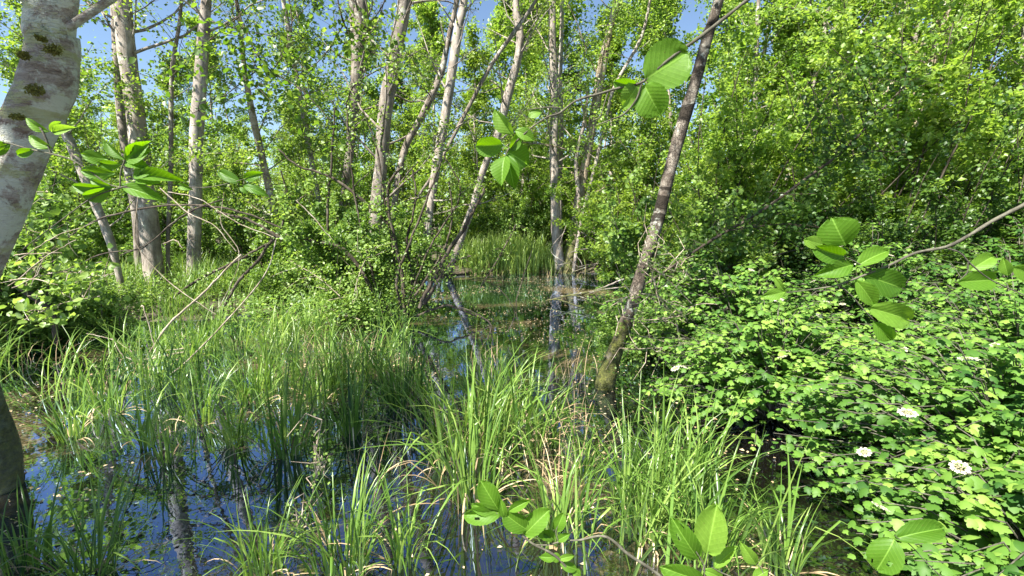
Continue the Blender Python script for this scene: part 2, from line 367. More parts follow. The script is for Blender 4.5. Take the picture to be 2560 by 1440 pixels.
def tussock(px, py, kind, s, label, rot=0.):
    p = G(px, py); e = empty('sedge_clump', p); e.rotation_euler.z = rot or rng.uniform(0, 6.28); e.scale = (s, s, s)
    tag(e, label, 'sedge', 'sedge clumps standing in the shallow water')
    obj('blade_tuft', TUS[kind][0], e); obj('dry_skirt', TUS[kind][1], e)
for a in [
    (1010, 1010, 0, .95, 'tall arching sedge clump with a straw coloured dead skirt, mid pond left of centre'),
    (930, 940, 1, .9, 'smaller sedge clump tucked behind the one with the dead straw skirt'),
    (1160, 1130, 2, .92, 'biggest and brightest dense sedge clump in the middle of the pond'),
    (1290, 1110, 2, .88, 'dense sunlit sedge clump joined to the right of the biggest one'),
    (1225, 1050, 0, .85, 'sedge clump filling the back of the bright central sedge bed'),
    (1380, 1110, 3, .7, 'sedge clump at the right end of the bright central bed, before the dark leaning trunk'),
    (1180, 1250, 4, .95, 'upright sedge stems reddish at the foot, above the round alder leaves'),
    (720, 1130, 4, .9, 'single dark upright sedge clump standing alone in blue reflecting water'),
    (585, 1110, 3, .85, 'sparse sedge clump just left of the lone dark upright one'),
    (500, 1060, 3, .85, 'sedge clump at the left margin of the open reflecting water'),
    (365, 1120, 5, .95, 'small two-stemmed sedge tuft in the reflection beside the mossy trunk foot'),
    (180, 1100, 3, .8, 'sedge tuft right beside the dark mossy trunk foot'),
    (270, 1040, 3, .85, 'thin sedge clump in brown scummy water right of the mossy trunk'),
    (420, 1160, 5, .75, 'low short sedge tuft in front of the blue sky reflection'),
    (640, 1010, 1, .9, 'sedge clump behind the blue water under the dead twigs'),
    (800, 1010, 1, .85, 'sedge clump between the lone dark one and the straw skirted one'),
    (880, 1090, 3, .9, 'open sedge clump over brown mud in the middle water'),
    (1460, 1190, 3, .7, 'sedge clump in front of the foot of the dark leaning trunk'),
    (1560, 1250, 3, .75, 'long bladed sedge clump between the leaning trunk and the white flowered bush'),
    (1610, 1330, 1, .8, 'blue green sedge clump behind the two big pale alder leaves'),
    (1400, 1330, 1, .8, 'sedge clump behind the bent alder twig at the bottom'),
    (1780, 1390, 1, .8, 'shaded sedge clump with long drooping blades beneath the white flowered bush'),
    (1960, 1420, 3, .8, 'thin drooping sedge clump at the foot of the flowering bush, near the bottom edge'),
    (860, 1420, 0, .62, 'low near sedge clump at the bottom edge between the dark water patches'),
    (660, 1430, 1, .6, 'near sedge clump at the bottom edge in front of the blue reflection'),
    (1010, 1400, 3, .75, 'arching yellow-green sedge clump at the bottom edge left of the round alder leaves'),
    (230, 1450, 4, .62, 'nearest sedge clump with broad blades in the bottom left corner'),
    (60, 1420, 1, .62, 'drooping sedge clump under the mossy trunk foot in the corner'),
    (1190, 690, 0, .8, 'pale blue-green iris like clump at the far edge of the pond'),
]: tussock(*a)

# sedge bed that nobody could count
def sedge_field(n, fn, hl, wd, tb=.5, K=6):
    b = fn(n); n = len(b)
    return blades(b, rng.uniform(*hl, n), wd * rng.uniform(.6, 1.3, n), rng.uniform(0, 6.28, n), np.abs(rng.normal(0, .28, n)), np.abs(rng.normal(.7, .5, n)), np.clip(rng.normal(tb, .25, n), 0, 1), K=K)
def clumped(poly, nclump, per, r):
    """clump centres drawn in photo-like ground regions"""
    out_ = []
    for (x0, x1, y0, y1, wgt) in poly:
        for _ in range(int(nclump * wgt)):
            py = rng.uniform(y0, y1); px = rng.uniform(x0, x1); c = G(px, py)
            k = int(per * rng.uniform(.4, 1.5)); rr = r * rng.uniform(.5, 1.5)
            q = c + np.c_[rng.normal(0, rr, k), rng.normal(0, rr, k), np.zeros(k)]
            q[:, 2] = np.maximum(gh(q[:, 0], q[:, 1]), -.1); out_.append(q)
    return np.concatenate(out_)
reg = [(20, 1000, 690, 770, .8), (40, 700, 770, 900, .35), (100, 640, 700, 800, .7), (700, 1000, 800, 880, .15), (100, 640, 900, 1010, .10), (560, 900, 960, 1010, .08),
       (1150, 1380, 655, 682, 2.0), (1380, 1700, 645, 668, .6), (-500, 40, 700, 960, .9), (1700, 2300, 700, 800, .4), (1560, 1760, 1180, 1420, .10)]
g = sedge_field(0, lambda n: clumped(reg, 80, 26, .075), (.45, .9), .0125, .5)
o = obj('sedge_bed', mesh('sedge_bed', g[0], g[1], L_SEDGE, g[2], g[3])); tag(o, 'green sedge bed covering the swamp floor behind and between the clumps', 'sedge', kind='stuff')
g = sedge_field(0, lambda n: clumped([(0, 900, 760, 1000, .5), (850, 1500, 900, 1250, .5), (1200, 1700, 650, 700, .7)], 60, 10, .16), (.2, .6), .005, .5)
o = obj('dead_sedge_litter', mesh('dead_sedge_litter', g[0], g[1], L_DRY, g[2], g[3])); tag(o, 'straw coloured dead sedge stalks between the green ones', 'litter', kind='stuff')

rb = G(1255, 676); n = 1500; q_ = np.c_[rb[0] + rng.normal(0, .75, n), rb[1] + rng.normal(0, .55, n), np.full(n, .0)]; q_[:, 2] = gh(q_[:, 0], q_[:, 1])
g = blades(q_, rng.uniform(.7, 1.25, n), rng.uniform(.018, .032, n), rng.uniform(0, 6.28, n), np.abs(rng.normal(0, .2, n)), np.abs(rng.normal(.5, .4, n)), np.clip(rng.normal(.85, .2, n), 0, 1), K=6)
o = obj('reed_bed', mesh('reed_bed', g[0], g[1], L_SEDGE, g[2], g[3])); tag(o, 'bright sunlit reeds at the far edge of the pond', 'reeds', kind='stuff')
# floating debris
n = 16000; p = np.c_[rng.uniform(-5, 4, n), rng.uniform(1.8, 13, n)]
f_ = np.sin(p[:, 0] * 2.2 + 1.5 * np.sin(p[:, 1] * 1.1)) + np.sin(p[:, 1] * 2.0 + p[:, 0]) + .4 * (p[:, 1] > 7)
p = p[f_ > .55 - rng.random(n) * .8]; n = len(p)
g = place(T_QUAD, np.c_[p, rng.uniform(.004, .012, n)], norm(np.array([0, 0, 1]) + rng.normal(0, .12, (n, 3))), rng.normal(0, 1, (n, 3)), rng.uniform(.008, .035, n) , rng.random(n))
o = obj('floating_debris', mesh('floating_debris', g[0], g[1], L_DRY, g[2], g[3])); tag(o, 'specks of dead leaf and seed floating on the dark water', 'litter', kind='stuff')

# ------------------------------------------------------------------ trees
def open_sky(pos):
    """few leaves are kept high over the left half, where the wood is open to the sky"""
    px, _ = proj(pos); d = pos[:, 1]
    sx_, sy_ = pos[:, 0] + .525 * pos[:, 2], pos[:, 1] + .525 * pos[:, 2]
    gap = (((sx_ - .3) / 2.0) ** 2 + ((sy_ - 13.9) / 2.2) ** 2 < 1) & (rng.random(len(pos)) < .85) & (pos[:, 2] > .5)      # light gap over the far bank
    dy = 13.9 - pos[:, 1]; xs = pos[:, 0] + dy; zs = pos[:, 2] - dy / .525      # keeps the far upright trunks in the sun
    gap |= (dy > .2) & (xs > .6) & (xs < 2.6) & (zs > 0) & (zs < 7) & (rng.random(len(pos)) < .75)
    return ~gap & ~((px > 40) & (px < 1330) & (pos[:, 2] > 4.3 + (d - 9) * .62 - .8 * (px > 1020)) & (rng.random(len(pos)) < .68 + .1 * (px > 1020)) & (d > 4))
def grow(path, rad, t0, t1, n, Lmax, leaf, per, el=(5, 55), ntw=9, lim_r=.22, T=T_QUAD, tb=.5, cl=.11, base=None):
    """limbs and twigs of a tree; returns (wood parts, leaf part)"""
    m = len(path); t = np.sort(rng.uniform(t0, t1, n)); u = t * (m - 1); ii = np.minimum(u.astype(int), m - 2); f = (u - ii)[:, None]
    s = path[ii] * (1 - f) + path[ii + 1] * f; r0 = np.interp(u, np.arange(m), rad)
    az = np.arange(n) * 2.4 + rng.normal(0, .5, n); e = np.radians(rng.uniform(*el, n) + 15 * t)
    L = Lmax * (1.05 - .75 * ((t - t0) / max(t1 - t0, .01)) ** 1.5) * rng.uniform(.55, 1.1, n)
    d = np.stack([np.cos(az) * np.cos(e), np.sin(az) * np.cos(e), np.sin(e)], -1)
    K = 7; C = [s]
    for k in range(K - 1):
        d = norm(d + rng.normal(0, .13, (n, 3)) + np.array([0, 0, .02])); C.append(C[-1] + d * (L / (K - 1))[:, None])
    C = np.stack(C, 1); R = np.minimum(r0 * lim_r, L * .014 + .004)[:, None] * np.linspace(1, .22, K)[None]
    wood = [(*tubes(C, R, 5), None, None)]
    # twigs
    nt_ = n * ntw; li = np.repeat(np.arange(n), ntw); uu = rng.uniform(.2, 1, nt_) * (K - 1); ki = np.minimum(uu.astype(int), K - 2); ff = (uu - ki)[:, None]
    ts = C[li, ki] * (1 - ff) + C[li, ki + 1] * ff; td = norm(C[li, ki + 1] - C[li, ki])
    td = norm(td + rng.normal(0, .75, (nt_, 3)) * [1, 1, .6]); tl = L[li] * rng.uniform(.14, .42, nt_)
    Tw = [ts]
    for k in range(3):
        td = norm(td + rng.normal(0, .2, (nt_, 3)) + np.array([0, 0, .03])); Tw.append(Tw[-1] + td * (tl / 3)[:, None])
    Tw = np.stack(Tw, 1); wood.append((*tubes(Tw, np.maximum(.0025, R[li, ki] * .4)[:, None] * np.array([1, .8, .55, .3])[None], 3), None, None))
    li2 = rng.integers(0, nt_, per); v = rng.uniform(.15, 1.05, per) * 3; kk = np.clip(v.astype(int), 0, 2); fv = (v - kk)[:, None]
    pos = Tw[li2, kk] * (1 - fv) + Tw[li2, kk + 1] * fv + rng.normal(0, cl, (per, 3)) * [1, 1, .7]
    if base is not None:
        kp = open_sky(pos + base); pos = pos[kp]; li2 = li2[kp]; per = len(pos)
    ct = np.clip(tb + rng.normal(0, .16, nt_), 0, 1)[li2]
    g = leafcloud(T, pos, leaf, tb=0, tj=0); g = (g[0], g[1], np.repeat(np.clip(ct + rng.normal(0, .17, per), 0, 1), len(T[0])), g[3])
    return wood, g
def roughen(V, path, amp, k):
    """push trunk surface in and out so that the outline is not a clean cylinder"""
    c = V.reshape(-1, k, 3).mean(1, keepdims=True); q = V.reshape(-1, k, 3)
    a = np.arange(k)[None] / k * 2 * np.pi; s = np.linspace(0, 1, q.shape[0])[:, None] * q.shape[0] * .21
    ph = rng.uniform(0, 6, 4)
    dsp = 1 + amp * (np.sin(2 * a + s * 1.3 + ph[0]) + .7 * np.sin(3 * a - s * 2.1 + ph[1]) + .6 * np.sin(s * 3.3 + ph[2]) + .4 * np.sin(7 * a + s * 5 + ph[3]) + rng.normal(0, .35, q.shape[:2]))
    return (c + (q - c) * dsp[..., None]).reshape(-1, 3)
def tree(name, label, pts, d, H, bark, leafm, crown=(.3, 30, 2.2, 6000), leaf=.075, k=14, el=(5, 55), extra=None, tb=.5, flare=1.35, amp=.03, group=None):
    """pts from the base up, in photo coordinates (px, py, width px) at forward distance d"""
    W = [P(p[0], p[1], p[3] if len(p) > 3 else d) for p in pts]
    R = [p[2] * .47 * (p[3] if len(p) > 3 else d) / FPX * math.cos(math.atan(abs(p[0] - 1280) / FPX)) for p in pts]
    b = W[0].copy(); b[2] = -.15; b[:2] -= (W[1] - W[0])[:2] * .1; W = [b] + W; R = [R[0] * flare] + R
    dr = norm(W[-1] - W[-3]); dr = norm(dr + np.array([0, 0, .5])); z = W[-1][2]
    if H > z + .5:
        n = max(3, int((H - z) / 1.6)); r0 = R[-1]
        for q in range(n):
            dr = norm(dr + rng.normal(0, .07, 3) + np.array([0, 0, .05])); W.append(W[-1] + dr * ((H - z) / n / max(dr[2], .4))); R.append(r0 * (1 - (q + 1) / n * .9))
    base = np.array([W[0][0], W[0][1], 0.])
    c, r = smoothpath(np.array(W) - base, R, len(W) * 9)
    V, F = tubes(c[None], r[None], k); V = roughen(V, c, amp, k)
    parts = [(V, F, None, None)]
    e = empty(name, base); tag(e, label, 'tree', group)
    t0, nl, Lm, nleaf = crown
    wood, g = grow(c, r, t0, .98, nl, Lm, leaf, nleaf, el=el, tb=tb, base=base)
    parts += wood
    if extra:
        for ex in extra:
            ec, er = pxpath(ex, d); parts.append((*tubes((ec - base)[None], er[None], 8), None, None))
    M = merge(parts); obj('trunk', mesh('trunk', M[0], M[1], bark, smooth=True), e)
    obj('crown', mesh('crown', g[0], g[1], leafm, g[2], g[3]), e)
    return e

# 1 big lichen-covered trunk on the left
BL = tree('alder_tree', 'thick lichen-covered pale trunk with moss tufts leaning in at the far left', [(-20, 1290, 195), (-22, 1150, 185), (-65, 1000, 175), (-105, 860, 172), (-90, 740, 168), (-45, 620, 165), (0, 510, 162), (35, 410, 165), (85, 290, 158), (122, 200, 158), (134, 100, 142), (132, 0, 132)],
     2.55, 13, B_LICHEN, L_CROWN, crown=(.62, 30, 2.8, 12000), k=40, amp=.012)
# moss tufts, part of the tree
def mossblob(px, py, rx, ry):
    p = P(px, py, 2.50 - .12); n = 420
    q = rng.normal(0, 1, (n, 3)); q = norm(q) * rng.random((n, 1)) ** .4
    q = q * [rx * 2.4 / FPX, .025, ry * 2.4 / FPX] + p
    g = leafcloud(T_QUAD, q, .012, up=.3, spread=1, tb=.5)
    o = obj('moss_tuft', mesh('moss_tuft', g[0] - np.array(BL.location), g[1], M_MOSS, g[2], g[3]), BL)
for q in [(133, 124, 22, 11), (88, 224, 22, 13), (58, 138, 10, 8), (104, 96, 6, 5), (44, 292, 14, 5)]: mossblob(*q)

TR = [
 ('near grey trunk of the pair that almost touch, dark in front', [(392, 745, 66), (378, 620, 56), (368, 520, 56), (352, 400, 56), (336, 260, 50), (318, 140, 52), (305, 0, 48)], 9.3, 15, B_PALE, L_CROWN, (.5, 30, 2.4, 11846), 0.071),
 ('slimmer trunk half hidden behind the near grey trunk of the pair', [(350, 735, 34), (345, 560, 30), (318, 400, 28), (300, 250, 28), (292, 120, 24), (284, 0, 22)], 9.9, 15, B_GREY, L_CROWN, (.5, 25, 2.2, 9112), 0.071),
 ('straight pale grey trunk with a leaf shaped shadow, right of the touching pair', [(483, 745, 46), (486, 600, 37), (489, 480, 37), (492, 330, 38), (500, 220, 36), (507, 110, 34), (516, 0, 26)], 9.2, 14, B_PALE, L_CROWN, (.5, 30, 2.2, 11846), 0.071),
 ('very thin upright stem between the two thick pale trunks', [(423, 740, 13), (420, 600, 12), (427, 430, 13), (428, 280, 13), (432, 160, 12), (452, 20, 9)], 9.5, 11, B_GREY, L_CROWN, (0.22, 20, 1.8, 6378), 0.066),
 ('thin pale trunk leaning away behind the lichened trunk', [(298, 690, 20), (275, 600, 26), (235, 500, 28), (190, 390, 30), (160, 320, 28), (120, 200, 24), (90, 60, 20)], 8.5, 12, B_PALE, L_CROWN, (0.25, 22, 2, 8201), 0.071),
 ('crooked mossy kneed trunk in the left middle distance', [(705, 590, 26), (690, 540, 24), (668, 450, 20), (650, 370, 20), (632, 290, 19), (612, 180, 14), (600, 60, 11)], 11, 12, B_MOSSY, L_CROWN, (0.19, 25, 2.2, 10023), 0.076),
 ('slim pale stem slanting beside the crooked mossy kneed trunk', [(822, 680, 14), (800, 520, 14), (775, 380, 14), (752, 250, 14), (728, 120, 14), (708, 0, 12)], 12, 13, B_PALE, L_CROWN, (0.19, 25, 2.2, 10023), 0.076),
 ('twin stemmed grey trunk behind the fanned shrub, darker at the top', [(832, 690, 20), (850, 560, 20), (868, 430, 22), (884, 300, 24), (894, 150, 30), (902, 0, 30)], 12.2, 16, B_GREY, L_CROWN, (0.19, 32, 2.6, 11846), 0.076),
 ('tallest broad grey trunk rising behind the fan of dark stems', [(930, 690, 39), (938, 560, 37), (952, 420, 35), (963, 280, 36), (985, 150, 35), (1012, 0, 35)], 10.5, 16, B_GREY, L_CROWN, (0.22, 32, 2.6, 11846), 0.076),
 ('dark grey stem leaning right from behind the broad grey trunk', [(985, 520, 16), (1010, 380, 18), (1055, 290, 18), (1100, 190, 17), (1125, 80, 13)], 11.5, 12, B_GREY, L_CROWN, (0.22, 22, 2, 8201), 0.076),
 ('mottled trunk sweeping up to the right of the broad grey one', [(1052, 720, 20), (1066, 600, 20), (1085, 450, 22), (1108, 320, 24), (1130, 180, 24), (1146, 70, 22), (1160, 0, 20)], 11, 14, B_PALE, L_CROWN, (0.22, 27, 2.2, 10023), 0.076),
 ('leaning S shaped trunk with a kink near the top, left of the hanging leaves', [(1118, 690, 20), (1140, 630, 20), (1180, 520, 17), (1210, 420, 18), (1240, 350, 18), (1272, 230, 23), (1296, 140, 20), (1300, 80, 18), (1290, 0, 16)], 13, 13, B_PALE, L_CROWN, (0.25, 27, 2.2, 10023), 0.076),
 ('fine slanting stem crossing behind the S shaped trunk', [(1000, 560, 7), (1080, 440, 8), (1160, 290, 10), (1230, 160, 10), (1300, 60, 10), (1340, 0, 8)], 12.2, 10, B_GREY, L_CROWN, (0.28, 17, 1.8, 6378), 0.076),
 ('straight upright pale pinkish trunk at the far end of the pond', [(1400, 668, 34), (1390, 590, 24), (1388, 480, 25), (1384, 360, 22), (1387, 260, 22), (1381, 120, 20), (1380, 0, 19)], 13.9, 16, B_PALE, L_YELLOW, (0.22, 32, 2.6, 11846), 0.086),
 ('narrow second stem close behind the straight pinkish trunk', [(1404, 660, 10), (1400, 500, 11), (1403, 330, 12), (1401, 190, 11), (1405, 30, 10)], 14.4, 14, B_PALE, L_YELLOW, (0.22, 22, 2.2, 8201), 0.086),
 ('mossy split trunk leaning right at the far end of the pond', [(1420, 668, 30), (1434, 590, 22), (1448, 500, 26), (1464, 410, 24), (1488, 270, 24), (1506, 160, 24), (1532, 40, 16), (1545, 0, 14)], 13.8, 15, B_MOSSY, L_YELLOW, (0.25, 30, 2.6, 11846), 0.086),
 ('pole thin stem hugging the mossy split trunk', [(1436, 662, 9), (1452, 560, 9), (1484, 430, 9), (1508, 330, 9), (1535, 220, 8), (1600, 100, 8), (1625, 0, 7)], 13.5, 12, B_PALE, L_YELLOW, (0.25, 20, 2, 8201), 0.086),
 ('dark blotched trunk leaning to the right with its mossy foot in the pond', [(1512, 965, 56), (1530, 900, 46), (1557, 830, 38), (1590, 730, 35), (1620, 630, 33), (1642, 560, 33), (1664, 470, 33), (1695, 350, 33), (1722, 260, 32), (1748, 170, 30), (1772, 80, 28), (1797, 0, 27)], 4.25, 11, B_BAND, L_CROWN, (.74, 18, 2.2, 6075), 0.071),
 ('mossy double bough high up in the right corner', [(2240, 480, 24), (2310, 240, 26), (2335, 150, 28), (2352, 80, 30), (2372, 0, 30)], 9, 14, B_MOSSY, L_YELLOW, (0.22, 32, 2.6, 12757), 0.076),
 ('straight grey trunk left of the mossy double bough', [(2262, 520, 16), (2264, 300, 17), (2264, 120, 17), (2264, 0, 17)], 12, 15, B_GREY, L_YELLOW, (0.19, 32, 2.8, 12757), 0.081),
 ('thin pale trunk glimpsed through leaves, slanting in the upper right', [(1960, 480, 14), (2010, 300, 14), (2035, 200, 13), (2055, 120, 12), (2075, 0, 10)], 12, 14, B_PALE, L_YELLOW, (0.19, 32, 2.6, 11846), 0.081),
 ('first of two fine parallel stems left of the straight grey trunk', [(2150, 330, 9), (2184, 90, 10), (2200, 0, 9)], 13, 13, B_PALE, L_YELLOW, (0.17, 32, 2.6, 11846), 0.081),
 ('second of two fine parallel stems, nearer the straight grey trunk', [(2180, 330, 8), (2222, 90, 9), (2242, 0, 8)], 13.6, 13, B_PALE, L_YELLOW, (0.17, 30, 2.6, 11846), 0.081),
 ('slender forked stem right of the dark blotched trunk', [(1865, 560, 16), (1885, 400, 16), (1888, 240, 13), (1892, 100, 11), (1896, 0, 9)], 12, 13, B_GREY, L_YELLOW, (0.19, 30, 2.4, 11846), 0.081),
]
for lab, pts, d, H, bk, lm, cr, lf in TR:
    g0 = G(*pts[0][:2])
    p0 = pts[0]
    base_w = P(p0[0], p0[1], d)
    if abs(p0[0] - 1270) < 300 and d > 10: cr = (cr[0], cr[1], cr[2], int(cr[3] * .7))
    if base_w[2] > .3:       # foot hidden by leaves: carry the trunk down to the ground
        p1 = P(*pts[1][:2], d); dd = (p1 - base_w) / max(p1[2] - base_w[2], .1); foot = base_w - dd * base_w[2] * .6; foot[2] = 0
        x, y = proj(foot); pts = [(x, y, p0[2] * 1.15)] + pts
    ex = None
    if 'double bough' in lab: ex = [[(2270, 150, 14), (2310, 110, 20), (2345, 60, 24), (2395, 0, 20)], [(2180, 280, 6), (2225, 215, 10), (2270, 150, 14)]]
    if 'twin stemmed' in lab: ex = [[(868, 430, 16), (876, 300, 18), (886, 150, 20), (880, 0, 20)]]
    if 'mossy split' in lab: ex = [[(1448, 500, 12), (1440, 400, 12), (1462, 300, 10), (1470, 200, 8)]]
    tree('alder_tree' if d < 11 else 'slender_tree', lab, pts, d, H, bk, lm, crown=cr, leaf=lf, extra=ex, k=18 if d < 11 else 10, tb=.5)

# landmarks used to single out look-alikes behind them
LM = [(60, 'the lichened left trunk'), (300, 'the touching grey pair'), (490, 'the shadow-marked trunk'), (680, 'the mossy kneed trunk'), (840, 'the twin stemmed grey trunk'), (960, 'the broad grey trunk'),
      (1150, 'the S shaped trunk'), (1390, 'the pinkish upright trunk'), (1480, 'the mossy split trunk'), (1680, 'the dark leaning trunk'), (1890, 'the slender forked stem'),
      (2050, 'the long arching dark limb'), (2264, 'the straight far trunk'), (2350, 'the mossy double bough'), (2540, 'the right-hand alder twig')]
ORD = ['nearest', 'second', 'third', 'fourth', 'fifth', 'sixth', 'seventh', 'eighth', 'ninth', 'tenth', 'eleventh', 'twelfth']
def by_landmark(items, look, extra=''):
    """items: list of (x, y); returns a label for each: rank by distance among those behind one landmark"""
    lab = [None] * len(items); grp = {}
    for i, it in enumerate(items):
        px, _ = proj((it[0], it[1], 1.6)); q = min(range(len(LM)), key=lambda k: abs(LM[k][0] - px)); side = 'left' if px < LM[q][0] else 'right'
        grp.setdefault((q, side), []).append((it[1], i))
    for (q, side), l in grp.items():
        l.sort()
        for r, (_, i) in enumerate(l): lab[i] = f'{look}, {ORD[min(r, 11)]} from the front just {side} of {LM[q][1]}'
    return lab

# background trees: variants shared by copies
def tree_variant(H, nleaf, leaf, t0, nl, Lm, bark, lm, tb=.5):
    n = 9; z = np.linspace(-.1, H, n); w_ = np.cumsum(rng.normal(0, .12, (n, 2)), 0); c = np.c_[w_, z]; c[0, :2] = 0
    c, r = smoothpath(c, np.linspace(.11, .012, n), 40); V, F = tubes(c[None], r[None], 8)
    wood, g = grow(c, r, t0, .99, nl, Lm, leaf, nleaf, tb=tb, ntw=11, cl=.14)
    M = merge([(V, F, None, None)] + wood)
    return mesh('trunk', M[0], M[1], bark, smooth=True), mesh('crown', g[0], g[1], lm, g[2], g[3])
VT = [tree_variant(13, 13000, .13, .12, 44, 2.5, B_GREY, L_CROWN), tree_variant(11, 12000, .13, .10, 42, 2.2, B_PALE, L_YELLOW, .45),
      tree_variant(15, 14000, .14, .15, 46, 2.7, B_GREY, L_YELLOW, .55), tree_variant(9, 11000, .12, .08, 40, 1.9, B_PALE, L_CROWN, .6),
      tree_variant(12, 12000, .10, .10, 42, 2.2, B_GREY, L_DARK, .6)]
spots = []
def addrow(px0, px1, n, d0, d1, kinds, s0=.8, s1=1.15):
    for k in range(n):
        px = px0 + (px1 - px0) * (k + .5) / n + rng.normal(0, 18); d = rng.uniform(d0, d1); p = P(px, 548, d)
        spots.append((p[0], p[1], int(rng.choice(kinds)), rng.uniform(s0, s1)))
addrow(0, 820, 6, 14, 20, [0, 3, 3], .6, .85); addrow(60, 1450, 7, 20, 25, [1, 2, 3], .75, .95)
addrow(800, 1350, 8, 16.5, 21, [0, 1, 3], .75, 1.0)
addrow(1350, 1800, 7, 17, 22, [1, 2, 3], .9, 1.1)
addrow(1840, 2640, 8, 11, 16, [1, 2, 1, 0], .85, 1.15)
addrow(0, 2600, 13, 24, 34, [0, 1, 2, 4], .65, .95)
labs = by_landmark(spots, 'leafy background tree')
for (x, y, k, s), lb in zip(spots, labs):
    e = empty('woodland_tree', (x, y, float(gh(x, y)))); e.rotation_euler = (rng.normal(0, .03), rng.normal(0, .04), rng.uniform(0, 6.28)); e.scale = (s, s, s)
    tag(e, lb, 'tree', 'leafy trees of the wood behind the pond')
    obj('trunk', VT[k][0], e); obj('crown', VT[k][1], e)

for x, y, k, s, lb in [(-4.6, -.6, 3, .95, 'added unseen tree behind the camera on the left, its crown shading the mossy trunk foot')]:  # unseen tree, put in to cast shade over the lower left
    e = empty('woodland_tree', (x, y, 0)); e.rotation_euler.z = x; e.scale = (s, s, s); tag(e, lb, 'tree')
    obj('trunk', VT[k][0], e); obj('crown', VT[k][1], e)

# far wood as one mass
def farwood():
    V = []; tr = []
    for _ in range(150):
        a = math.radians(rng.uniform(-62, 62)); R_ = rng.uniform(36, 62); x, y = R_ * math.sin(a), R_ * math.cos(a) + 0
        h = rng.uniform(4.0, 9.5) * (1.35 if a > .25 else 1.0); n = 900
        q = rng.normal(0, 1, (n, 3)); q = norm(q) * rng.random((n, 1)) ** .33
        q *= [2.6, 2.6, h * .55]; q += [x, y, h * .5] + .5 * np.sin(q * 3)
        V.append(q); tr.append([(x, y, 0), (x + rng.normal(0, .3), y, h * .5), (x + rng.normal(0, .6), y, h * 1.2)])
    g = leafcloud(T_QUAD, np.concatenate(V), .30, tb=.5)
    Tp = np.array(tr); tw = tubes(Tp, np.tile([.14, .1, .04], (len(Tp), 1)), 5)
    M = merge([g, (*tw, None, None)]); mi = np.concatenate([np.zeros(sum(len(f) for f in g[1])), np.ones(len(tw[1][0]))])
    o = obj('far_woodland', mesh('far_woodland', M[0], M[1], [L_CROWN, B_GREY], M[2], M[3], midx=mi)); tag(o, 'far off wood closing the view behind the trees', 'woodland', kind='stuff')
farwood()

# ------------------------------------------------------------------ shrubs
def shrub_variant(h, r, nst, nleaf, leaf, lm, T=T_QUAD, tb=.5, low=.1, bark=B_TWIG, up=.9):
    a = rng.uniform(0, 6.28, nst); K = 7; d = np.stack([np.cos(a) * .5, np.sin(a) * .5, np.full(nst, 1.)], -1) * [r / h * 1.6, r / h * 1.6, 1]
    C = [np.c_[.08 * np.cos(a), .08 * np.sin(a), np.full(nst, -.1)]]; L = h * rng.uniform(.6, 1.1, nst)
    for k in range(K - 1):
        d = norm(d + rng.normal(0, .12, (nst, 3))); C.append(C[-1] + d * (L / (K - 1))[:, None])
    C = np.stack(C, 1); R = np.linspace(.016, .004, K)[None] * np.ones((nst, 1)) * (h / 3) ** .5
    W = [(*tubes(C, R, 5), None, None)]
    nb = nst * 12; li = rng.integers(0, nst, nb); uu = rng.uniform(low, 1, nb) * (K - 1); ki = np.minimum(uu.astype(int), K - 2); ff = (uu - ki)[:, None]
    s = C[li, ki] * (1 - ff) + C[li, ki + 1] * ff; td = norm(rng.normal(0, 1, (nb, 3)) + [0, 0, .5]); tl = rng.uniform(.12, .32, nb) * h * .6
    Tw = np.stack([s, s + td * tl[:, None] * .5, s + norm(td + rng.normal(0, .25, (nb, 3))) * tl[:, None]], 1)
    W.append((*tubes(Tw, np.tile([.004, .003, .0015], (nb, 1)), 3), None, None))
    l2 = rng.integers(0, nb, nleaf); v = rng.uniform(.1, 1.05, nleaf)[:, None]
    pos = Tw[l2, 0] * (1 - v) + Tw[l2, 2] * v + rng.normal(0, .045, (nleaf, 3)); ct = np.clip(tb + rng.normal(0, .17, nb), 0, 1)[l2]
    g = leafcloud(T, pos, leaf, up=up, tb=0, tj=0); g = (g[0], g[1], np.repeat(np.clip(ct + rng.normal(0, .15, nleaf), 0, 1), len(T[0])), g[3])
    M = merge(W); return mesh('stem', M[0], M[1], bark, smooth=True), mesh('foliage', g[0], g[1], lm, g[2], g[3])
VS = [shrub_variant(1.3, .8, 10, 5000, .05, L_BUSH, T_MID), shrub_variant(2.6, 1.2, 12, 9000, .07, L_BUSH, T_MID, .5),
      shrub_variant(3.6, 1.5, 13, 11000, .08, L_CROWN, T_QUAD, .55), shrub_variant(5.0, 1.6, 12, 13000, .085, L_YELLOW, T_QUAD, .5),
      shrub_variant(3.0, 1.4, 14, 10000, .07, L_DARK, T_QUAD, .6), shrub_variant(.7, .6, 10, 2400, .05, L_BUSH, T_MID, .6)]
S = []
def srow(px0, px1, n, d0, d1, kinds, s0=.8, s1=1.15):
    for k in range(n):
        px = px0 + (px1 - px0) * (k + .5) / n + rng.normal(0, 20); d = rng.uniform(d0, d1); p = P(px, 548, d)
        S.append((p[0], p[1], int(rng.choice(kinds)), rng.uniform(s0, s1)))
srow(60, 460, 4, 10.5, 12.5, [1, 1, 0]); srow(500, 860, 4, 10.5, 13, [1, 1, 4], .7, 1.0); srow(600, 940, 5, 7.2, 9.0, [0, 0, 1], .7, 1.0)
srow(60, 300, 3, 5.5, 7.5, [5, 0], .7, 1); srow(-500, 60, 4, 5.5, 7.5, [0, 1, 0], .8, 1); srow(880, 1080, 2, 10, 11, [1, 1], .7, .9)
srow(80, 1150, 13, 12.5, 17, [2, 3, 2, 4, 3], .7, 1.0)
srow(1120, 1700, 9, 16.5, 19.5, [3, 2, 2], .8, 1.0)
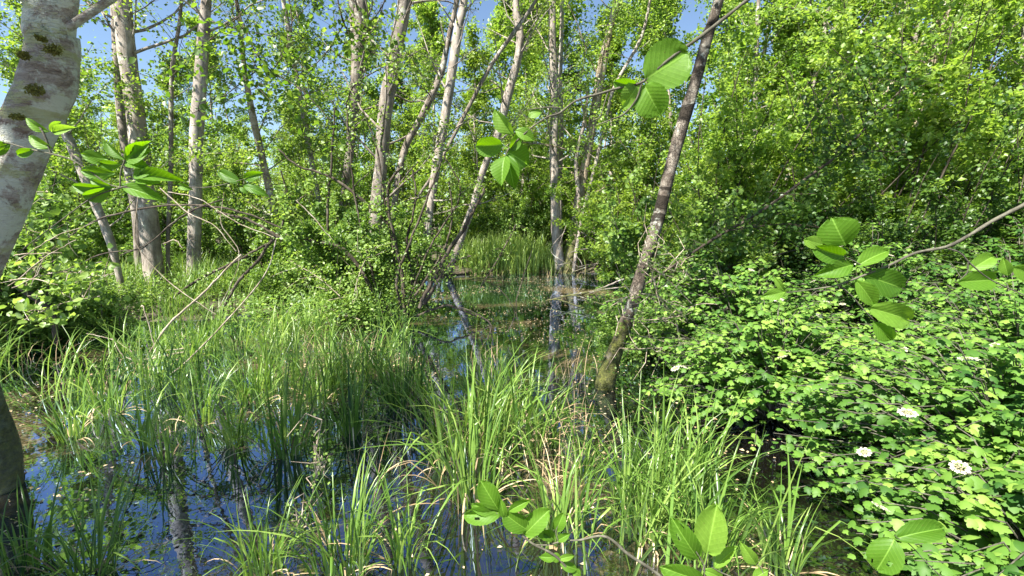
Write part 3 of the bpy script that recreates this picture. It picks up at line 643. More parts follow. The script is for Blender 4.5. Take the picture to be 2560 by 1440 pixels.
srow(1190, 1370, 3, 16, 17, [1, 1], .8, 1.0); srow(1560, 1860, 4, 4.9, 6.2, [0, 0, 1], .5, .8); srow(1500, 1900, 5, 9.5, 13, [1, 2, 2], .8, 1.1)
srow(1640, 1900, 3, 6.2, 7.2, [0, 1], .75, .95)
srow(1750, 2620, 7, 7.5, 9.5, [2, 3, 3, 4], .9, 1.1)
srow(1850, 2700, 6, 10, 12.5, [3, 3, 2], .9, 1.2)
srow(2100, 2650, 4, 5.8, 7, [4, 1, 4], .7, 1.0)
S = [q for q in S if not (-4 < q[0] < 1.0 and 10.4 < q[1] < 15.4 and q[2] in (2, 3, 4))]
labs = by_landmark(S, 'green bush')
KN = ['low broad', 'medium', 'tall leafy', 'very tall yellow-green', 'dark green', 'tiny']
for (x, y, k, s), lb in zip(S, labs):
    e = empty('woodland_shrub', (x, y, float(max(gh(x, y), -.05)))); e.rotation_euler.z = rng.uniform(0, 6.28); e.scale = (s, s, s)
    tag(e, lb, 'shrub', 'green shrubs of the undergrowth')
    obj('stem', VS[k][0], e); obj('foliage', VS[k][1], e)

# low leafy ground cover
def cover(n, regs, leaf, h):
    Q = []
    for (x0, x1, y0, y1, wgt) in regs:
        k = int(n * wgt); c = np.array([G(rng.uniform(x0, x1), rng.uniform(y0, y1)) for _ in range(max(4, k // 60))])
        q = c[rng.integers(0, len(c), k)] + rng.normal(0, 1, (k, 3)) * [.3, .3, 0]; q[:, 2] = np.maximum(gh(q[:, 0], q[:, 1]), 0) + h * rng.random(k) ** .8
        Q.append(q)
    return leafcloud(T_MID, np.concatenate(Q), leaf, up=1.4, spread=.5, tb=.5)
g = cover(30000, [(100, 900, 655, 700, .4), (1500, 1900, 650, 700, .25), (1650, 2500, 680, 760, .35), (-400, 420, 690, 800, .3), (640, 940, 740, 830, .14)], .05, .45)
o = obj('ground_cover', mesh('ground_cover', g[0], g[1], L_BUSH, g[2], g[3])); tag(o, 'low leafy weeds covering the banks', 'undergrowth', kind='stuff')

# fan of dark stems in the middle
def fan():
    d = 7.3; base = P(1000, 790, d); base[2] = 0
    e = empty('fan_shrub', base); tag(e, 'many stemmed shrub fanning dark bare stems out of the water in the centre', 'shrub')
    lines = [[(1012, 790, 9), (1004, 700, 8), (990, 620, 7), (970, 540, 6), (968, 470, 6), (1000, 425, 4)], [(968, 560, 6), (930, 520, 6), (870, 470, 6), (800, 435, 5), (740, 415, 4), (690, 375, 3)],
             [(1050, 770, 9), (1085, 690, 8), (1130, 610, 8), (1165, 560, 7), (1190, 500, 6), (1205, 465, 5)], [(1060, 760, 8), (1100, 700, 6), (1140, 655, 5), (1185, 640, 3)],
             [(1000, 790, 7), (990, 700, 6), (1020, 620, 5), (1045, 540, 5), (1075, 470, 4), (1100, 400, 3)], [(980, 790, 6), (940, 720, 5), (920, 640, 5), (900, 560, 4), (885, 470, 4), (880, 380, 3)],
             [(1020, 780, 6), (1030, 690, 5), (1022, 600, 5), (1040, 500, 4), (1030, 420, 3)], [(1008, 780, 5), (1060, 690, 5), (1110, 600, 4), (1120, 520, 3), (1118, 440, 3)],
             [(960, 780, 6), (920, 700, 8), (880, 640, 8), (840, 605, 9), (790, 595, 8), (740, 585, 9), (700, 580, 10), (670, 560, 7), (620, 535, 6), (560, 520, 5)],
             [(820, 598, 6), (822, 520, 5), (828, 440, 5), (832, 350, 4), (836, 270, 3)], [(700, 578, 5), (715, 520, 4), (708, 470, 4), (690, 420, 3)],
             [(700, 582, 8), (665, 610, 7), (640, 650, 7), (600, 700, 7), (565, 760, 6), (552, 830, 6)], [(668, 610, 5), (610, 640, 6), (560, 660, 6), (480, 700, 6), (420, 740, 5)],
             [(1040, 790, 5), (1110, 760, 5), (1170, 775, 4), (1225, 800, 4), (1235, 850, 3)], [(1000, 790, 5), (985, 640, 4), (960, 500, 4), (940, 380, 3), (900, 270, 2)],
             [(1200, 720, 3), (1250, 640, 3), (1290, 560, 2)], [(880, 380, 4), (872, 300, 4), (880, 215, 3), (960, 160, 2)], [(1010, 780, 4), (1075, 620, 4), (1150, 480, 3), (1110, 380, 3)]]
    parts = []; pos = []
    for k, l in enumerate(lines):
        dj = d + (rng.normal(0, .35) if k not in (8, 9, 10, 11, 12, 0, 1) else 0)
        c, r = pxpath(l, dj, 6 * len(l)); c = c - base; c += np.cumsum(rng.normal(0, .006, c.shape), 0); parts.append((*tubes(c[None], r[None] * 1.5, 7), None, None))
        # short side twigs
        n = 10; ii = rng.integers(2, len(c), n); td = norm(rng.normal(0, 1, (n, 3)) + [0, -.2, .5]); tl = rng.uniform(.1, .4, n)
        Tw = np.stack([c[ii], c[ii] + td * tl[:, None] * .5, c[ii] + norm(td + rng.normal(0, .3, (n, 3))) * tl[:, None]], 1)
        parts.append((*tubes(Tw, np.tile([.004, .003, .0015], (n, 1)), 4), None, None))
        m = 170; v = rng.random(m)[:, None]; q = rng.integers(0, n, m); pos.append(Tw[q, 0] * (1 - v) + Tw[q, 2] * v + rng.normal(0, .07, (m, 3)))
    M = merge(parts); obj('stem', mesh('stem', M[0], M[1], B_TWIG, smooth=True), e)
    pos = np.concatenate(pos); lo = rng.normal(0, 1, (1500, 3)) * [.5, .3, .22] + [-.35, 0, .25]; pos = np.concatenate([pos, lo[lo[:, 2] > .05]])
    g = leafcloud(T_MID, pos, .042, tb=.55); obj('foliage', mesh('foliage', g[0], g[1], L_BUSH, g[2], g[3]), e)
fan()

# dead branches, logs and limbs
def deadwood(name, label, cat, lines, d, mat=B_DEAD, group=None, k=7):
    W = [pxpath(l, d) for l in lines]; base = W[0][0][0].copy()
    parts = [(*tubes((c - base + np.cumsum(rng.normal(0, .0016 * d ** .5, c.shape), 0) * (np.arange(len(c)) > 0)[:, None])[None], r[None] * rng.uniform(.8, 1.15, len(r)), k), None, None) for c, r in W]
    M = merge(parts); o = obj(name, mesh(name, M[0], M[1], mat, smooth=True)); o.location = base; tag(o, label, cat, group); return o
deadwood('dead_branch', 'pale forked dead branch lying over the sedge on the left', 'branch', [[(190, 1010, 4), (400, 950, 5), (540, 830, 5), (660, 690, 4), (690, 600, 4)][::-1], [(460, 880, 4), (330, 900, 4), (275, 845, 4)], [(365, 895, 5), (430, 810, 8), (520, 730, 7), (610, 640, 6)], [(390, 880, 3), (360, 780, 5), (350, 770, 4)], [(300, 990, 4), (390, 890, 4), (460, 870, 3)], [(400, 905, 4), (340, 960, 3), (300, 1000, 3)], [(330, 880, 3), (280, 850, 3), (215, 835, 2)]], 4.6)
deadwood('dead_branch', 'long dark bare branch arching from the lichened trunk across the pale pair', 'branch', [[(40, 690, 6), (130, 620, 6), (220, 560, 7), (310, 535, 7), (430, 520, 7), (540, 522, 7), (620, 540, 6), (700, 575, 5)], [(300, 640, 4), (380, 605, 5), (430, 560, 6), (480, 530, 6), (560, 500, 4)], [(150, 680, 4), (250, 635, 5), (350, 622, 5), (380, 600, 3)], [(45, 630, 4), (110, 590, 3), (190, 540, 3), (250, 500, 3)]], 5.2, B_TWIG)
deadwood('dead_branch', 'tan leafless twigs hanging in front of the straight shadow-marked trunk', 'branch', [[(400, 470, 4), (470, 535, 4), (540, 570, 3), (600, 640, 2)], [(345, 490, 4), (338, 560, 4), (350, 620, 3), (420, 700, 3), (540, 785, 3)], [(420, 480, 3), (500, 500, 3), (600, 560, 3), (690, 600, 2)], [(410, 610, 3), (440, 603, 4), (460, 618, 3)], [(560, 480, 2), (556, 560, 3), (600, 630, 3), (585, 700, 2), (540, 780, 2)], [(740, 500, 3), (800, 560, 3), (830, 600, 2)]], 4.9)
deadwood('dead_branch', 'bundle of thin dead twigs low beside the lichened trunk', 'branch', [[(20, 715, 5), (120, 640, 4), (200, 600, 3)], [(25, 700, 4), (100, 700, 4), (150, 705, 2)], [(35, 640, 5), (80, 632, 4), (150, 628, 2)], [(40, 655, 4), (130, 600, 4), (230, 560, 2)], [(30, 720, 4), (90, 690, 4), (110, 660, 2)]], 3.0)
deadwood('fallen_log', 'dark rotten log slanting down beside the lichened trunk', 'log', [[(40, 715, 20), (75, 740, 27), (110, 765, 28), (135, 800, 24), (142, 860, 18)]], 5.4, B_TWIG, k=10)
deadwood('fallen_branch', 'long bleached branch lying across the far end of the pond', 'branch', [[(1366, 751, 4), (1420, 742, 6), (1500, 725, 5), (1560, 700, 5)], [(1460, 740, 4), (1520, 720, 4), (1590, 712, 3)]], 8.6, B_GREY)
deadwood('fallen_branch', 'second bleached branch, sloping into the water below the long one', 'branch', [[(1385, 748, 4), (1440, 765, 5), (1475, 775, 6)], [(1400, 740, 3), (1450, 742, 3), (1520, 765, 3)]], 8.3, B_GREY)
deadwood('brushwood_heap', 'heap of thin dead twigs at the foot of the mossy split trunk', 'brushwood', [[(1400 + rng.uniform(0, 180), 640 + rng.uniform(15, 45), 3), (1420 + rng.uniform(-60, 200), 610 + rng.uniform(0, 70), 2), (1400 + rng.uniform(-20, 220), 540 + rng.uniform(0, 90), 2)] for _ in range(11)], 13.3, B_GREY)
deadwood('dead_branch', 'bare dark twig poking up out of the water in mid pond', 'branch', [[(1215, 860, 4), (1228, 810, 4), (1180, 775, 3), (1120, 760, 2)], [(1280, 990, 5), (1255, 900, 5), (1238, 850, 4), (1225, 800, 3)], [(1300, 830, 3), (1290, 760, 3), (1310, 690, 3), (1330, 620, 2)], [(1270, 830, 3), (1285, 775, 3), (1240, 710, 2)]], 6.0, B_TWIG)
deadwood('dead_branch', 'pale curved dead stem bending down beside the dark blotched trunk', 'branch', [[(1612, 600, 3), (1625, 660, 4), (1650, 740, 5), (1690, 790, 5), (1705, 860, 5), (1715, 930, 4)], [(1690, 788, 4), (1740, 765, 3), (1790, 768, 2)], [(1590, 805, 3), (1650, 805, 3), (1690, 790, 3)], [(1715, 920, 4), (1690, 960, 3), (1680, 985, 3)], [(1600, 840, 3), (1660, 855, 3), (1712, 890, 3)]], 4.0)
deadwood('fallen_log', 'short brown log half sunk in the water behind the sedge tuft', 'log', [[(325, 1086, 6), (400, 1104, 8), (450, 1096, 7), (510, 1080, 5)]], 3.6)

def leafy_limb(name, label, lines, d, leaf, per, lm=L_DARK, mat=B_TWIG, drop=.1, T=T_MID, tb=.5, cl=.1, off=(0, 0, 0)):
    W = [pxpath(l, d) for l in lines]; base = W[0][0][0].copy(); parts = []; pos = []
    e = empty(name, base); tag(e, label, 'branch')
    for c, r in W:
        c = c - base; parts.append((*tubes(c[None], r[None], 7), None, None)); n = max(4, int(len(c) * .9)); ii = rng.integers(1, len(c), n)
        td = norm(rng.normal(0, 1, (n, 3)) + [0, 0, .25]); tl = rng.uniform(.1, .45, n) * d / 5
        Tw = np.stack([c[ii], c[ii] + td * tl[:, None] * .5, c[ii] + norm(td + rng.normal(0, .3, (n, 3))) * tl[:, None]], 1)
        parts.append((*tubes(Tw, np.tile([.004, .003, .0015], (n, 1)), 4), None, None))
        m = int(per * len(c)); q = rng.integers(0, n, m); v = rng.random(m)[:, None]; pos.append(Tw[q, 0] * (1 - v) + Tw[q, 2] * v + rng.normal(0, cl, (m, 3)) - [0, 0, drop])
    M = merge(parts); obj('limb', mesh('limb', M[0], M[1], mat, smooth=True), e)
    g = leafcloud(T, np.concatenate(pos), leaf, tb=tb); obj('foliage', mesh('foliage', g[0], g[1], lm, g[2], g[3]), e)
leafy_limb('arching_limb', 'long dark limb arching up to the right with drooping dark leaves at its tip', [[(1600, 720, 7), (1690, 660, 8), (1780, 600, 9), (1900, 530, 10), (2010, 450, 9), (2110, 375, 9), (2190, 290, 8), (2262, 215, 6)], [(2190, 290, 4), (2150, 190, 3), (2080, 120, 2)], [(2110, 375, 3), (2060, 280, 3), (2020, 200, 2)], [(2262, 215, 5), (2260, 150, 4), (2180, 110, 3)], [(1830, 575, 5), (1960, 560, 3), (2060, 570, 2)], [(2060, 400, 3), (2160, 380, 3), (2260, 380, 2)]], 5.2, .055, 18, T=T_MID)
leafy_limb('low_limb', 'low dark limb running level over the shaded bushes right of the blotched trunk', [[(1660, 668, 6), (1760, 667, 7), (1880, 668, 7), (1940, 638, 5), (2010, 620, 4)], [(1760, 620, 4), (1830, 575, 4), (1900, 560, 3)], [(1800, 650, 4), (1815, 700, 4), (1830, 760, 3)]], 6.2, .05, 16, T=T_MID)
leafy_limb('drooping_limb', 'thin drooping limb over the upper left with dark round leaves', [[(560, -120, 5), (600, 40, 5), (660, 160, 4), (760, 230, 3), (850, 330, 3)], [(600, 40, 4), (500, 120, 3), (420, 200, 2)], [(660, 160, 3), (560, 240, 3), (470, 290, 2)], [(700, -100, 4), (730, 60, 4), (700, 150, 3), (640, 220, 2)]], 5.0, .065, 10, lm=L_CROWN, tb=.15)
leafy_limb('drooping_limb', 'dark drooping limb with small leaves above the broad grey trunk', [[(830, -100, 5), (860, 60, 4), (930, 130, 3), (1030, 170, 2)], [(860, 60, 4), (800, 150, 3), (720, 200, 2)], [(1000, -80, 4), (940, 40, 3), (860, 110, 2)]], 5.6, .06, 12, lm=L_CROWN, tb=.1)
leafy_limb('hawthorn_spray', 'pale green spray of small leaves crossing the dark blotched trunk', [[(1720, 800, 4), (1660, 750, 4), (1600, 735, 3), (1530, 760, 2)], [(1700, 790, 4), (1620, 800, 3), (1540, 790, 2)], [(1715, 870, 4), (1640, 870, 3), (1560, 875, 2)], [(1730, 760, 3), (1660, 690, 3), (1600, 650, 2)], [(1730, 700, 3), (1680, 640, 2), (1620, 590, 2)]], 3.9, .028, 10, lm=L_BUSH, mat=B_DEAD, drop=0, tb=.75, cl=.035)
leafy_limb('low_spray', 'low leafy shoot over the pond edge left of the fanned shrub', [[(900, 800, 3), (820, 770, 4), (740, 800, 3), (660, 830, 2)], [(850, 740, 3), (790, 690, 3), (720, 650, 2)], [(880, 760, 3), (900, 680, 3), (930, 620, 2)]], 6.6, .045, 26, lm=L_BUSH, mat=B_DEAD, drop=0, tb=.8, cl=.06)
leafy_limb('bramble_shoot', 'green bramble leaves on thin stems right of the lichened trunk', [[(60, 720, 3), (110, 640, 3), (180, 590, 2)], [(70, 700, 3), (150, 680, 3), (260, 690, 2)], [(60, 800, 3), (150, 760, 3), (250, 740, 2)], [(90, 620, 3), (60, 540, 3), (120, 480, 2)]], 3.6, .06, 9, lm=L_BUSH, mat=B_DEAD, drop=0, tb=.6, cl=.07)
leafy_limb('climbing_vine', 'thin vine with small paired leaves climbing among the sedge near the bottom', [[(735, 1420, 3), (765, 1310, 3), (788, 1200, 3), (792, 1120, 3), (805, 1050, 2)], [(760, 1330, 2), (730, 1240, 2)], [(788, 1200, 2), (820, 1140, 2)]], 2.2, .018, 6, lm=L_BUSH, mat=B_DEAD, drop=0, tb=.6, cl=.018)

# ------------------------------------------------------------------ white flowered lobed-leaf bushes
def flower_mesh():
    n = 9; a = np.arange(n) / n * 6.283; pts = []
    parts = []
    for k in range(n):       # ring of large florets, each five petals
        c = np.array([math.cos(a[k]), math.sin(a[k]), .1]) * .034; b = rng.uniform(0, 6)
        for q in range(5):
            th = b + q * 1.2566; hd = np.array([[math.cos(th), math.sin(th), .1]])
            parts.append(place(T_MID, c[None], np.array([[0, 0, 1.]]) + rng.normal(0, .15, (1, 3)), hd, .013, np.array([.7])))
    m = 90; r = .026 * np.sqrt(rng.random(m)); t_ = rng.uniform(0, 6.28, m)
    parts.append(place(T_QUAD, np.c_[r * np.cos(t_), r * np.sin(t_), .006 * rng.random(m)], rng.normal(0, .4, (m, 3)) + [0, 0, 1], rng.normal(0, 1, (m, 3)), .007, np.full(m, .1)))
    M = merge(parts); return mesh('flower_head', M[0], M[1], L_WHITE, M[2], M[3])
FL = [flower_mesh() for _ in range(3)]
def rose_bush(cx, cy, rx, ry, h, nleaf, label, leaf=.06, nfl=3):
    e = empty('guelder_bush', (cx, cy, 0)); tag(e, label, 'bush', 'white flowered lobed-leaf bushes on the right')
    # arching stems carry opposite pairs of leaves, smaller towards the tip
    ns = nleaf // 12; a = rng.uniform(0, 6.283, ns); q = rng.random(ns) ** .55
    dome = h * np.sqrt(np.clip(1 - q ** 2 * .92, .03, 1)) * (1 + .16 * np.sin(a * 3 + cx * 2) * q)
    up_ = rng.random(ns) < .12
    tip = np.c_[rx * q * np.cos(a), ry * q * np.sin(a), dome * rng.uniform(.45, 1.1, ns) + up_ * rng.uniform(.05, .28, ns)]
    s0 = np.c_[.1 * np.cos(a), .1 * np.sin(a), np.full(ns, 0.)]; k1 = tip * [.35, .35, .55]; k2 = tip * [.72, .72, .92] + [0, 0, .03]
    C = np.stack([s0, k1, k2, tip], 1) + rng.normal(0, .02, (ns, 4, 3)); M = merge([(*tubes(C[:, :], np.tile([.006, .005, .0035, .0018], (ns, 1)), 4), None, None)])
    obj('stem', mesh('stem', M[0], M[1], B_STEM, smooth=True), e)
    npair = 6; G_ = []; sd = norm(C[:, 3] - C[:, 2]); tb_ = np.clip(rng.normal(.45, .2, ns), 0, 1)
    for k in range(npair):
        f = k / (npair - 1); base_ = C[:, 2] * (1 - f) + C[:, 3] * f if k > 1 else C[:, 1] * (.5 - .4 * k) + C[:, 2] * (.5 + .4 * k)
        az_ = rng.uniform(0, 3.14) + k * 1.57 + a
        for sg in (0, math.pi):
            hd = np.c_[np.cos(az_ + sg), np.sin(az_ + sg), rng.uniform(-.6, .15, ns)] + sd * .35 + rng.normal(0, .15, (ns, 3))
            nr = np.array([0, 0, 1.]) + .30 * SUN + np.c_[hd[:, :2] * .25, np.zeros(ns)] + rng.normal(0, .26, (ns, 3))
            sz = leaf * (1.15 - .45 * f) * rng.uniform(.65, 1.2, ns)
            G_.append(place(T_LOBE if sg else T_LOBE2, base_ + norm(hd) * .025 + rng.normal(0, .01, (ns, 3)), nr, hd, sz, np.clip(tb_ + .25 * (f - .4) + rng.normal(0, .15, ns) + .8 * (rng.random(ns) < .02), 0, 1.2)))
    g = merge(G_); obj('foliage', mesh('foliage', g[0], g[1], L_ROSE, g[2], g[3]), e)
    for k in range(nfl):
        u = rng.random() ** .5 * .9; t_ = rng.uniform(3.0, 6.2) if rng.random() < .75 else rng.uniform(0, 3); z = h * math.sqrt(max(.05, 1 - u * u * .95)) + .03
        f = obj('flower_head', FL[k % 3], e); f.location = (rx * u * math.cos(t_), ry * u * math.sin(t_), z); f.rotation_euler = (rng.uniform(.1, .5), rng.normal(0, .25), rng.uniform(0, 6))
        f.scale = (rng.uniform(.6, 1.05),) * 3
rose_bush(2.95, 2.45, 1.40, 1.1, .85, 6200, 'nearest flowering bush filling the bottom right corner, flower heads large', nfl=13)
rose_bush(2.35, 1.75, .85, .75, .55, 3000, 'low skirt-like flowering bush at the very bottom right', nfl=4)
rose_bush(2.15, 3.60, 1.0, .85, .85, 4400, 'flowering bush nearest the dark water, its low skirt over the sedge', nfl=9)
rose_bush(4.2, 3.6, 1.4, 1.1, 1.1, 5200, 'broad flowering bush against the right edge of the photo', nfl=14)
rose_bush(2.45, 4.75, 1.15, .9, 1.12, 5000, 'bright flowering bush with upright shoots right of the leaning trunk', nfl=9)
rose_bush(4.2, 5.3, 1.4, 1.0, 1.3, 5000, 'flowering bush behind the right-hand alder twig', nfl=9)
rose_bush(6.0, 5.2, 1.5, 1.2, 1.45, 4000, 'shaded flowering bush farthest to the right', nfl=3)
rose_bush(1.75, 5.9, .75, .7, .75, 1900, 'small flowering bush behind the bright one, beside the pond', nfl=1, leaf=.055)
rose_bush(5.6, 7.0, 1.6, 1.0, 1.1, 2400, 'dim bush at the back of the flowering bushes', nfl=1)

def shoot(px, py0, py1, d, label):
    p = P(px, py0, d); q = P(px - rng.uniform(-15, 20), py1, d); e = empty('upright_shoot', p); tag(e, label, 'shoot', 'upright leafy shoots above the flowering bushes')
    c, r = smoothpath([p - p, (q - p) * .5 + [.01, 0, 0], q - p], [.006, .005, .003], 10); M = merge([(*tubes(c[None], r[None], 6), None, None)])
    obj('stem', mesh('stem', M[0], M[1], L_BUSH, smooth=True), e); G_ = []
    for k in range(7):
        z = (q - p) * (.25 + .75 * k / 6); s = .085 * (1 - .07 * k)
        for j in range(2):
            t_ = k * 1.57 + j * math.pi + .4; hd = np.array([[math.cos(t_), math.sin(t_), .15]])
            G_.append(place(T_LOBE, z[None] + hd * .02, np.array([[-.1, -.25, 1.]]) + hd * .1, hd, s, np.array([.7 + .05 * k])))
    M = merge(G_); obj('foliage', mesh('foliage', M[0], M[1], L_ROSE, M[2], M[3]), e)
shoot(2018, 1000, 775, 4.2, 'tallest upright leafy shoot with a star shaped tip, above the bright flowering bush')
shoot(1945, 960, 750, 4.5, 'pale upright shoot left of the tallest star tipped one')
shoot(2140, 960, 850, 4.0, 'short upright shoot right of the tallest star tipped one')
shoot(2480, 960, 830, 4.0, 'upright leafy shoot close to the right edge of the photo')

# ------------------------------------------------------------------ near alder twigs with big leaves
def near_leaf(bx, by, tx, ty, wpx, d, dd=0., roll=0., shape=0, curl=.12, tint=.5, petiole=None, hole=False):
    A = P(bx, by, d); B = P(tx, ty, d + dd); x = B - A; L = np.linalg.norm(x); x /= L
    view = norm(CAMP - (A + B) / 2); n0 = norm(view - (view @ x) * x); y0 = np.cross(n0, x)
    n0, y0 = n0 * math.cos(roll) + y0 * math.sin(roll), y0 * math.cos(roll) - n0 * math.sin(roll)
    curl = curl * rng.uniform(.6, 2.2); roll = roll + rng.normal(0, .12); cup = rng.uniform(.1, .5)
    Wd = wpx * d / FPX / max(.35, math.cos(roll)); nu, nv = 22, 16
    t = np.linspace(0, 1, nu); v = np.linspace(-1, 1, nv + 1)
    if shape == 0: f = (4 * t * (1 - t)) ** .5 * (1 + .12 * (t - .5)); f[-1] = .12     # round alder leaf
    elif shape == 1: f = np.sin(np.pi * t ** .95) ** .8                       # oval
    else: f = np.sin(np.pi * np.minimum(t, .999) ** 1.3) ** .5; f[-1] = .2                                 # obovate
    f = np.maximum(f, .01)
    ser = 1 + .028 * np.sin(t * 2 * np.pi * 11) + .015 * np.sin(t * 2 * np.pi * 27)
    tt, vv = np.meshgrid(t, v, indexing='ij'); hw = (f * ser * .5)[:, None]
    yy = vv * hw; xx = tt + .03 * np.sin(vv * 9) * (tt > .8)
    zz = cup * np.abs(yy) - curl * ((tt - .45) ** 2) * 1.6 + .006 * np.cos((tt - .75 * np.abs(yy)) * 8.5 * 2 * np.pi) * np.minimum(1, np.abs(yy) * 8) + .02 * np.sin(tt * 5 + vv * 3)
    V = A + L * xx[..., None] * x + Wd * yy[..., None] * y0 + L * zz[..., None] * n0
    V = V.reshape(-1, 3); i, j = np.meshgrid(np.arange(nu - 1), np.arange(nv), indexing='ij')
    if hole:
        keep = ~(((i > 11) & (i < 15) & (j > 9) & (j < 12)) | ((i > 15) & (i < 18) & (j > 2) & (j < 4)))
        i, j = i[keep], j[keep]
    a = (i * (nv + 1) + j).ravel(); F = [np.stack([a, a + 1, a + nv + 2, a + nv + 1], -1)]
    uv = np.c_[tt.ravel(), yy.ravel() * .9]
    out_ = [(V, F, np.full(len(V), tint), uv)]
    if petiole is not None:
        Q = P(*petiole, d); c = np.stack([Q, (Q + A) / 2 + rng.normal(0, .001, 3), A + x * L * .03]); tv, tf = tubes(c[None], np.array([[.0011, .0009, .0008]]), 6); out_.append((tv, tf, .9, None))
    return merge(out_)
def alder_twig(label, lines, leaves, d, mat=B_STEM, cat='twig'):
    W = [pxpath(l, d, 8 * len(l)) for l in lines]; base = W[0][0][0].copy()
    e = empty('alder_twig', base); tag(e, label, cat)
    parts = []
    for c, r in W:
        c = c - base; r = r * (1 + .08 * rng.normal(0, 1, len(r))); parts.append((*tubes(c[None], r[None], 10), None, None))
    M = merge(parts); obj('stem', mesh('stem', M[0], M[1], mat, smooth=True), e)
    for lf in leaves:
        kw = lf[-1] if isinstance(lf[-1], dict) else {}; a = lf[:-1] if kw else lf
        dd = kw.pop('d', d); V, F, T_, U = near_leaf(*a[:5], dd, **kw)
        obj('leaf', mesh('leaf', V - base, F, L_ALDER, T_, U, smooth=True), e)
    return e
alder_twig('alder twig hanging in from the top with big round glowing leaves right of centre',
    [[(1980, -90, 14), (1868, 0, 11), (1760, 85, 10), (1690, 135, 9), (1640, 175, 9), (1602, 207, 8), (1540, 222, 7), (1500, 234, 7), (1440, 252, 6), (1400, 282, 6), (1368, 293, 5), (1330, 318, 5), (1300, 345, 5), (1275, 368, 4), (1262, 392, 3)],
     [(1604, 210, 6), (1590, 250, 5), (1560, 285, 5), (1530, 298, 4), (1490, 314, 3)], [(1520, 230, 4), (1510, 262, 3), (1500, 292, 3), (1485, 300, 2)], [(1402, 270, 3), (1370, 268, 3), (1322, 274, 3)], [(1330, 305, 2), (1312, 290, 2), (1298, 276, 2)]],
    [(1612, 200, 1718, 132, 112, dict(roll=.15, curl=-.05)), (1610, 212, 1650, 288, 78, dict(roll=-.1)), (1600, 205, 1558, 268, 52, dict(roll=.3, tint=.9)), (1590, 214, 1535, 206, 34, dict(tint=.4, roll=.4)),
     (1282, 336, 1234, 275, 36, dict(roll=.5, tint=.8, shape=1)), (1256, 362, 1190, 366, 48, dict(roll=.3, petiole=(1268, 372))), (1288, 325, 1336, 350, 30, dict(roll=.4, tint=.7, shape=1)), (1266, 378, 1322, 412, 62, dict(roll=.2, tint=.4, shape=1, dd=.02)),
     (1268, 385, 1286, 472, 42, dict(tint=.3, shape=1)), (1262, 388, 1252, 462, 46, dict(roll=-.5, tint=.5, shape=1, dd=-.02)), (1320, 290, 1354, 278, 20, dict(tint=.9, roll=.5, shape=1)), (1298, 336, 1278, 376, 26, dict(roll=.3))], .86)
alder_twig('alder twig entering from the right edge with several broad shaded leaves',
    [[(2660, 460, 22), (2560, 512, 17), (2480, 553, 15), (2420, 590, 13), (2365, 617, 12), (2290, 632, 10), (2225, 662, 9), (2160, 688, 8), (2095, 712, 6), (2040, 722, 4), (1968, 732, 3)], [(2365, 620, 8), (2400, 632, 6), (2425, 658, 6), (2470, 695, 5), (2520, 720, 5), (2570, 742, 5)],
     [(2180, 680, 5), (2140, 655, 4), (2112, 642, 3)], [(2098, 712, 4), (2130, 740, 4), (2160, 775, 4), (2190, 805, 4)], [(2420, 655, 4), (2418, 680, 4), (2400, 700, 3)]],
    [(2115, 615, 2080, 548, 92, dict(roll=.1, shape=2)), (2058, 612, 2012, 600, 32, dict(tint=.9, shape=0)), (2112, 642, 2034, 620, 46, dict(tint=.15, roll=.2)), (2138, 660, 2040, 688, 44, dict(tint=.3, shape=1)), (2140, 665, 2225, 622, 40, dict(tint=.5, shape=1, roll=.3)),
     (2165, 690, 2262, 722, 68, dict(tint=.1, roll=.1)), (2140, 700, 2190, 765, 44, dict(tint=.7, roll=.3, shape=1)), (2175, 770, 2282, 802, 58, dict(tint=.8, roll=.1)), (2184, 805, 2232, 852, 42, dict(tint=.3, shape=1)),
     (1965, 730, 1905, 742, 30, dict(tint=.7, shape=1)), (2395, 705, 2490, 700, 50, dict(tint=.3, d=.92, shape=0)), (2425, 675, 2484, 640, 38, dict(tint=.6, d=.95)), (2520, 690, 2508, 645, 26, dict(tint=.8, shape=1)), (2535, 668, 2590, 690, 44, dict(tint=.7)), (1960, 728, 1935, 692, 16, dict(tint=.8, shape=1))], .82)
